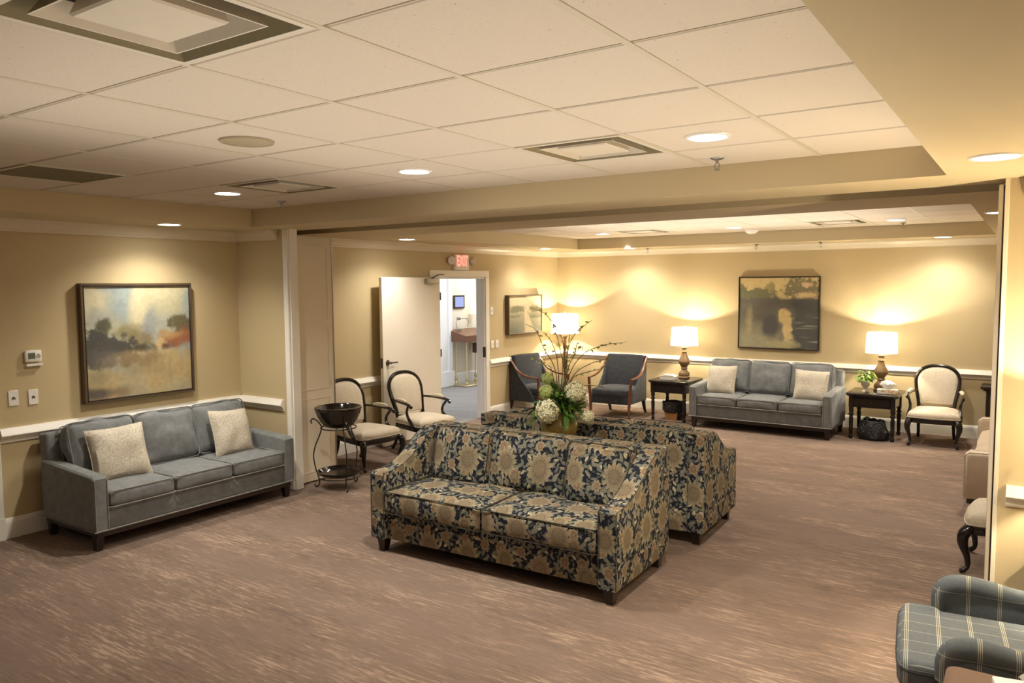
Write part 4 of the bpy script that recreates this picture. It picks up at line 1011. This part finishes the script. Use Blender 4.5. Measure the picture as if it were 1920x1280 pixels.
e3 = dup(e1, (.335, 4.43, 0), 0, 'black end table in the near right corner, just outside the picture')
table_lamp('table lamp in the near right corner just outside the picture, lighting the right return wall', (.36, 4.47, .572), .185, 1.7)
t = thing('marble_box', 'low white marble box on the left end table in front of the lamp', 'box', (T1[0]-.05, T1[1]-.14, .572), 8)
obj('body', box(B(), -.11, .11, -.07, .07, 0, .05, .004, 1), M['marble'], t); obj('lid', prism(B(), [(-.112, .05), (.112, .05), (.06, .075), (-.06, .075)], 'y', -.072, .072, .003, 1), M['marble'], t)
t = thing('tissue_box', 'patterned tissue box with a puff of tissue on the right end table', 'tissue box', (T2[0]+.15, T2[1]-.13, .572), 6)
mt = Mat('printed carton', .6, .2); p_ = mt.noise(mt.coord('Object'), 26, 2, .5); mt.base(mt.ramp(p_, [(.35, (.55, .60, .62)), (.5, (.78, .76, .68)), (.6, (.75, .42, .14)), (.7, (.35, .45, .5))]))
obj('carton', box(B(), -.115, .115, -.055, .055, 0, .055, .003, 1), mt.mat, t); tissue_tuft(t, .054, 1.1, 3)
# small plant in an urn
def leaf_mesh(name, mat, l=.05, w=.02, bend=.3):
    b = B(); n = 5; A = []
    for i in range(n+1):
        u = i/n; ww = w*math.sin(PI*min(1, u*.95+.03))**.8; z = -bend*l*u*u
        A.append([b.verts.new((-ww, l*u, z+ww*.25)), b.verts.new((0, l*u, z)), b.verts.new((ww, l*u, z+ww*.25))])
    for a, c in zip(A, A[1:]):
        for j in range(2): b.faces.new((a[j], a[j+1], c[j+1], c[j]))
    return mesh_of(name, b, mat)
lm_small = leaf_mesh('leaf', M['fern'], .075, .015, .5)
t = thing('potted_plant', 'small leafy plant in a white footed urn on the right end table', 'plant', (T2[0]-.11, T2[1]-.08, .572))
obj('urn', lathe(B(), [(.001, 0), (.042, 0), (.042, .01), (.018, .03), (.018, .045), (.045, .075), (.056, .12), (.062, .135), (.056, .137), (.05, .12), (.001, .118)], 24), M['urn'], t)
stb = B()
for k in range(9):
    a = k*.7; tube(stb, [(0, 0, .11), (.03*math.cos(a), .03*math.sin(a), .18), (.07*math.cos(a), .07*math.sin(a), .22)], .0022, 4)
tube(stb, [(0, 0, .11), (.01, 0, .25), (.02, .01, .33)], .002, 4); obj('stem', stb, M['fern'], t)
for k in range(85):
    a = random.uniform(0, 2*PI); e = random.uniform(-.2, 1.2); rr = random.uniform(.02, .085)
    o = obj('leaf', lm_small, None, t); o.location = (rr*math.cos(a), rr*math.sin(a), .135+random.uniform(0, .12)*(1.3-rr*7)); o.rotation_euler = (e*.8-.2, random.uniform(-.5, .5), a-PI/2); o.scale = (1, random.uniform(.6, 1), 1)
# bin under the left table
t = thing('waste_bin', 'honey wood waste bin with a black liner folded over it under the left end table', 'bin', (T1[0]+.005, T1[1]-.10, 0))
b = B(); prism(b, [(-.085, 0), (.085, 0), (.11, .22), (-.11, .22)], 'y', -.09, .09, .004, 1); obj('body', b, M['bin'], t)
def blobmesh(prof, n, amp, seed, sc=9, sx=1, sy=1):
    b = lathe(B(), prof, n)
    for v in b.verts:
        d = Vector((v.co.x, v.co.y, 0)); k = mnoise.noise(v.co*sc+Vector((seed, 0, 0))); k2 = mnoise.noise(v.co*sc*3+Vector((0, seed, 0)))
        if d.length > .003: v.co += d.normalized()*(k*amp+k2*amp*.5)
        v.co.z = max(0.0, v.co.z+k2*amp*.6 if v.co.z > .01 else v.co.z); v.co.x *= sx; v.co.y *= sy
    return b
obj('liner', blobmesh([(.128, .105), (.146, .13), (.152, .18), (.145, .235), (.135, .262), (.115, .255), (.09, .20), (.001, .16)], 36, .022, 3, 11, 1.08, .9), M['bag'], t)
obj('liner_tail', blobmesh([(.001, .0), (.05, .0), (.062, .06), (.066, .15), (.045, .24), (.001, .25)], 24, .02, 5), M['bag'], t, loc=None).location = (.115, .01, 0)
t = thing('bin_bag', 'black bin liner bundle on the floor under the right end table', 'bag', (T2[0]+.01, T2[1]-.20, 0))
obj('bag_body', blobmesh([(.001, 0), (.13, 0), (.165, .03), (.172, .09), (.16, .16), (.135, .21), (.12, .245), (.10, .235), (.07, .18), (.001, .14)], 40, .030, 8, 10, 1.1, .8), M['bag'], t)
obj('bag_knot', blobmesh([(.001, .0), (.03, .0), (.05, .04), (.02, .06), (.001, .06)], 20, .02, 2, 20), M['bag'], t).location = (-.07, -.03, .22)
# dark cabinet in the right corner of the back wall
t = thing('console_cabinet', 'dark wooden cabinet with a flared cornice behind the right jamb on the back wall', 'cabinet', (.03, 10.80, 0))
obj('body', box(B(), -.46, .50, -.15, .17, .0, .62, .006, 1), M['leg'], t)
b = B()
for s, z0, z1 in ((.0, .62, .645), (.03, .645, .665), (.055, .665, .70)): box(b, -.46-s, .50, -.15-s, .17, z0, z1, .004, 1)
obj('cornice', b, M['leg'], t)
for s in (-1, 1): obj('door', box(B(), *sorted((s*.02, s*.42)), -.162, -.15, .08, .58, .004, 1), M['leg'], t)

# ------------------------------------------------------------------ planter bowl on iron stand
PX, PY = -5.50, 5.10
t = thing('planter_stand', 'black scrolled iron plant stand beside the partition stack', 'stand', (PX, PY, 0), 0); t.scale = (.94, .94, 1.10)
for k, a in enumerate((math.radians(213), math.radians(333), math.radians(93))):
    ca, sa = math.cos(a), math.sin(a)
    def R(r, z): return (r*ca, r*sa, z)
    obj('leg', curve(B(), [R(.275, .565), R(.285, .59), R(.262, .61), R(.225, .595), R(.185, .555), R(.175, .53), R(.20, .46), R(.245, .37), R(.265, .28), R(.25, .18), R(.222, .10), R(.21, .05), R(.222, .018), R(.25, .006), R(.262, .03)], [.0065]*15, 5, 8), M['iron'], t)
rg = B()
for rr, z in ((.18, .535), (.215, .105)): tube(rg, [(rr*math.cos(a*PI/16), rr*math.sin(a*PI/16), z) for a in range(32)], .006, 6, True)
obj('ring', rg, M['iron'], t)
t = thing('planter_bowl', 'wide dark brown glazed bowl on top of the iron stand', 'bowl', (PX, PY, .5975)); t.scale = (.93, .93, .95)
obj('bowl', lathe(B(), [(.001, 0), (.13, 0), (.15, .012), (.19, .06), (.222, .13), (.235, .17), (.242, .19), (.238, .203), (.22, .205), (.212, .195), (.195, .14), (.15, .06), (.001, .04)], 40), M['glaze'], t)
t = thing('saucer', 'glazed brown drip dish on the lower ring of the iron stand', 'dish', (PX, PY, .1235)); t.scale = (.95, .95, 1)
obj('dish', lathe(B(), [(.001, 0), (.17, 0), (.20, .015), (.222, .04), (.225, .047), (.215, .047), (.19, .022), (.001, .016)], 40), M['glaze'], t)

# ------------------------------------------------------------------ flower arrangement
VX, VY, VZ = -3.03, 5.10, .69
t = thing('flower_arrangement', 'arrangement of cream hydrangeas and budding branches in an amber vase between the loveseats', 'flowers', (VX, VY, VZ))
obj('vase', lathe(B(), [(.001, 0), (.07, 0), (.085, .02), (.13, .08), (.148, .14), (.14, .19), (.105, .235), (.085, .25), (.09, .27), (.098, .28), (.09, .281), (.08, .262), (.001, .24)], 36), M['vase'], t)
# directions: e_r = image right, e_f = away from the camera
er = Vector((math.cos(math.radians(34.2)), math.sin(math.radians(34.2)), 0)); ef = Vector((-er.y, er.x, 0))
def at(rg_, up, fw_=0): return er*rg_+ef*fw_+Vector((0, 0, up))
k_ = 1/237
def px(u, v, fw_=0): return at((u-1057)*k_, (812-v)*k_+.115, fw_)   # offsets measured in the bouquet's own plane
def hyd(c, r, mat, n=130, seed=1):
    rs = random.Random(seed); b = B()
    lathe(b, [(.001, -r*.7), (r*.6, -r*.45), (r*.78, 0), (r*.6, r*.45), (.001, r*.7)], 12)
    for i in range(n):
        z = 1-2*(i+.5)/n; a = i*2.39996; q = math.sqrt(1-z*z); d = Vector((q*math.cos(a), q*math.sin(a), z)); rr = r*rs.uniform(.78, 1.12)
        m4 = Matrix.Translation(d*rr) @ d.to_track_quat('Z', 'Y').to_matrix().to_4x4() @ Matrix.Rotation(rs.uniform(0, 3), 4, 'Z'); s = r*.21
        c0 = b.verts.new(m4 @ Vector((0, 0, -.15*s)))
        for kk in range(4):
            an = kk*PI/2; ux, uy = math.cos(an), math.sin(an)
            v1 = b.verts.new(m4 @ Vector((ux*s*.9-uy*s*.55, uy*s*.9+ux*s*.55, s*.15))); v2 = b.verts.new(m4 @ Vector((ux*s*1.25, uy*s*1.25, s*.3))); v3 = b.verts.new(m4 @ Vector((ux*s*.9+uy*s*.55, uy*s*.9-ux*s*.55, s*.15)))
            b.faces.new((c0, v3, v2, v1))
    o = obj('hydrangea_bloom', b, mat, t); o.location = c; return o
hyd(px(1034, 769, -.14), .085, M['bloom'], 150, 1); hyd(px(1086, 739, -.06), .080, M['bloom'], 140, 2); hyd(px(1032, 736, -.10), .052, M['bloomg'], 90, 3)
hyd(px(1107, 782, -.10), .050, M['bloom'], 90, 4); hyd(px(1036, 716, .02), .050, M['bloomg'], 80, 5); hyd(px(1095, 760, .03), .062, M['bloom'], 90, 6); hyd(px(1062, 728, .10), .06, M['bloom'], 80, 7)
lm_big = leaf_mesh('leaf', M['leafm'], .105, .020, .5); lm_f = leaf_mesh('leaf', M['fern'], .08, .014, .4)
for k in range(230):
    a = random.uniform(0, 2*PI); e = random.uniform(-.6, 1.35); r0 = random.uniform(.0, .15)
    o = obj('leaf', lm_big if random.random() < .75 else lm_f, None, t)
    o.location = (r0*math.cos(a), r0*math.sin(a), .25+random.uniform(0, .23)*max(.15, 1-r0*5)); o.rotation_euler = (e, random.uniform(-.6, .6), a-PI/2); o.scale = (random.uniform(.7, 1.3),)*3
lm_bud = leaf_mesh('bud_leaf', M['bud'], .026, .009, .2)
rb = random.Random(5)
branches = [[(1057, 770), (1068, 690), (1062, 640), (1040, 605), (1032, 595), (1006, 584)], [(1055, 770), (1050, 700), (1030, 660), (1015, 625), (1000, 615)], [(1055, 770), (1045, 705), (1032, 690), (1020, 681), (1008, 678)],
            [(1060, 770), (1070, 690), (1078, 650), (1095, 625), (1108, 616), (1120, 609)], [(1060, 770), (1075, 710), (1100, 670), (1130, 655), (1148, 651), (1175, 648)], [(1060, 770), (1080, 715), (1110, 690), (1140, 680), (1150, 675)],
            [(1060, 770), (1072, 700), (1085, 668), (1088, 650)], [(1058, 770), (1064, 700), (1058, 655), (1050, 625), (1046, 615)], [(1060, 770), (1078, 720), (1098, 705), (1125, 698), (1143, 690)], [(1062, 770), (1082, 735), (1110, 727), (1140, 730)],
            [(1060, 770), (1070, 715), (1075, 690), (1092, 660), (1100, 655)], [(1056, 770), (1055, 690), (1045, 650), (1032, 632)], [(1062, 760), (1070, 700), (1072, 660), (1076, 630)]]
for bi, br in enumerate(branches):
    fo = rb.uniform(-.1, .12); pts = [px(u, v, fo*i/len(br)+rb.uniform(-.01, .01)) for i, (u, v) in enumerate(br)]; pts[0] = Vector((rb.uniform(-.03, .03), rb.uniform(-.03, .03), .2))
    o = obj('branch', curve(B(), pts, [.0034, .0030, .0026, .0022, .0018, .0014][:len(pts)] if len(pts) > 3 else [.004]*len(pts), 6, 6), M['twig'], t)
    sp = smooth_path(pts, 6)
    for q in sp[len(sp)//3:]:
        if rb.random() < .75:
            l = obj('bud_leaf', lm_bud, None, o); l.location = q; l.rotation_euler = (rb.uniform(-1, 1), rb.uniform(-1, 1), rb.uniform(0, 6)); l.scale = (rb.uniform(.6, 1.2),)*3

# ------------------------------------------------------------------ throw pillows on the grey sofas
pillow('cream paisley pillow at the left end of the near grey sofa', (-5.985, 3.215, .635), .43, 68, 77, 1, 3)
pillow('cream paisley pillow at the right end of the near grey sofa', (-5.985, 4.255, .630), .42, 70, 96, 2, -4)
pillow('cream paisley pillow at the left end of the back wall sofa', (-3.50, 10.24, .620), .41, 72, -6, 3, 2)
pillow('cream paisley pillow at the right end of the back wall sofa', (-2.32, 10.22, .620), .41, 72, 8, 4, -3)
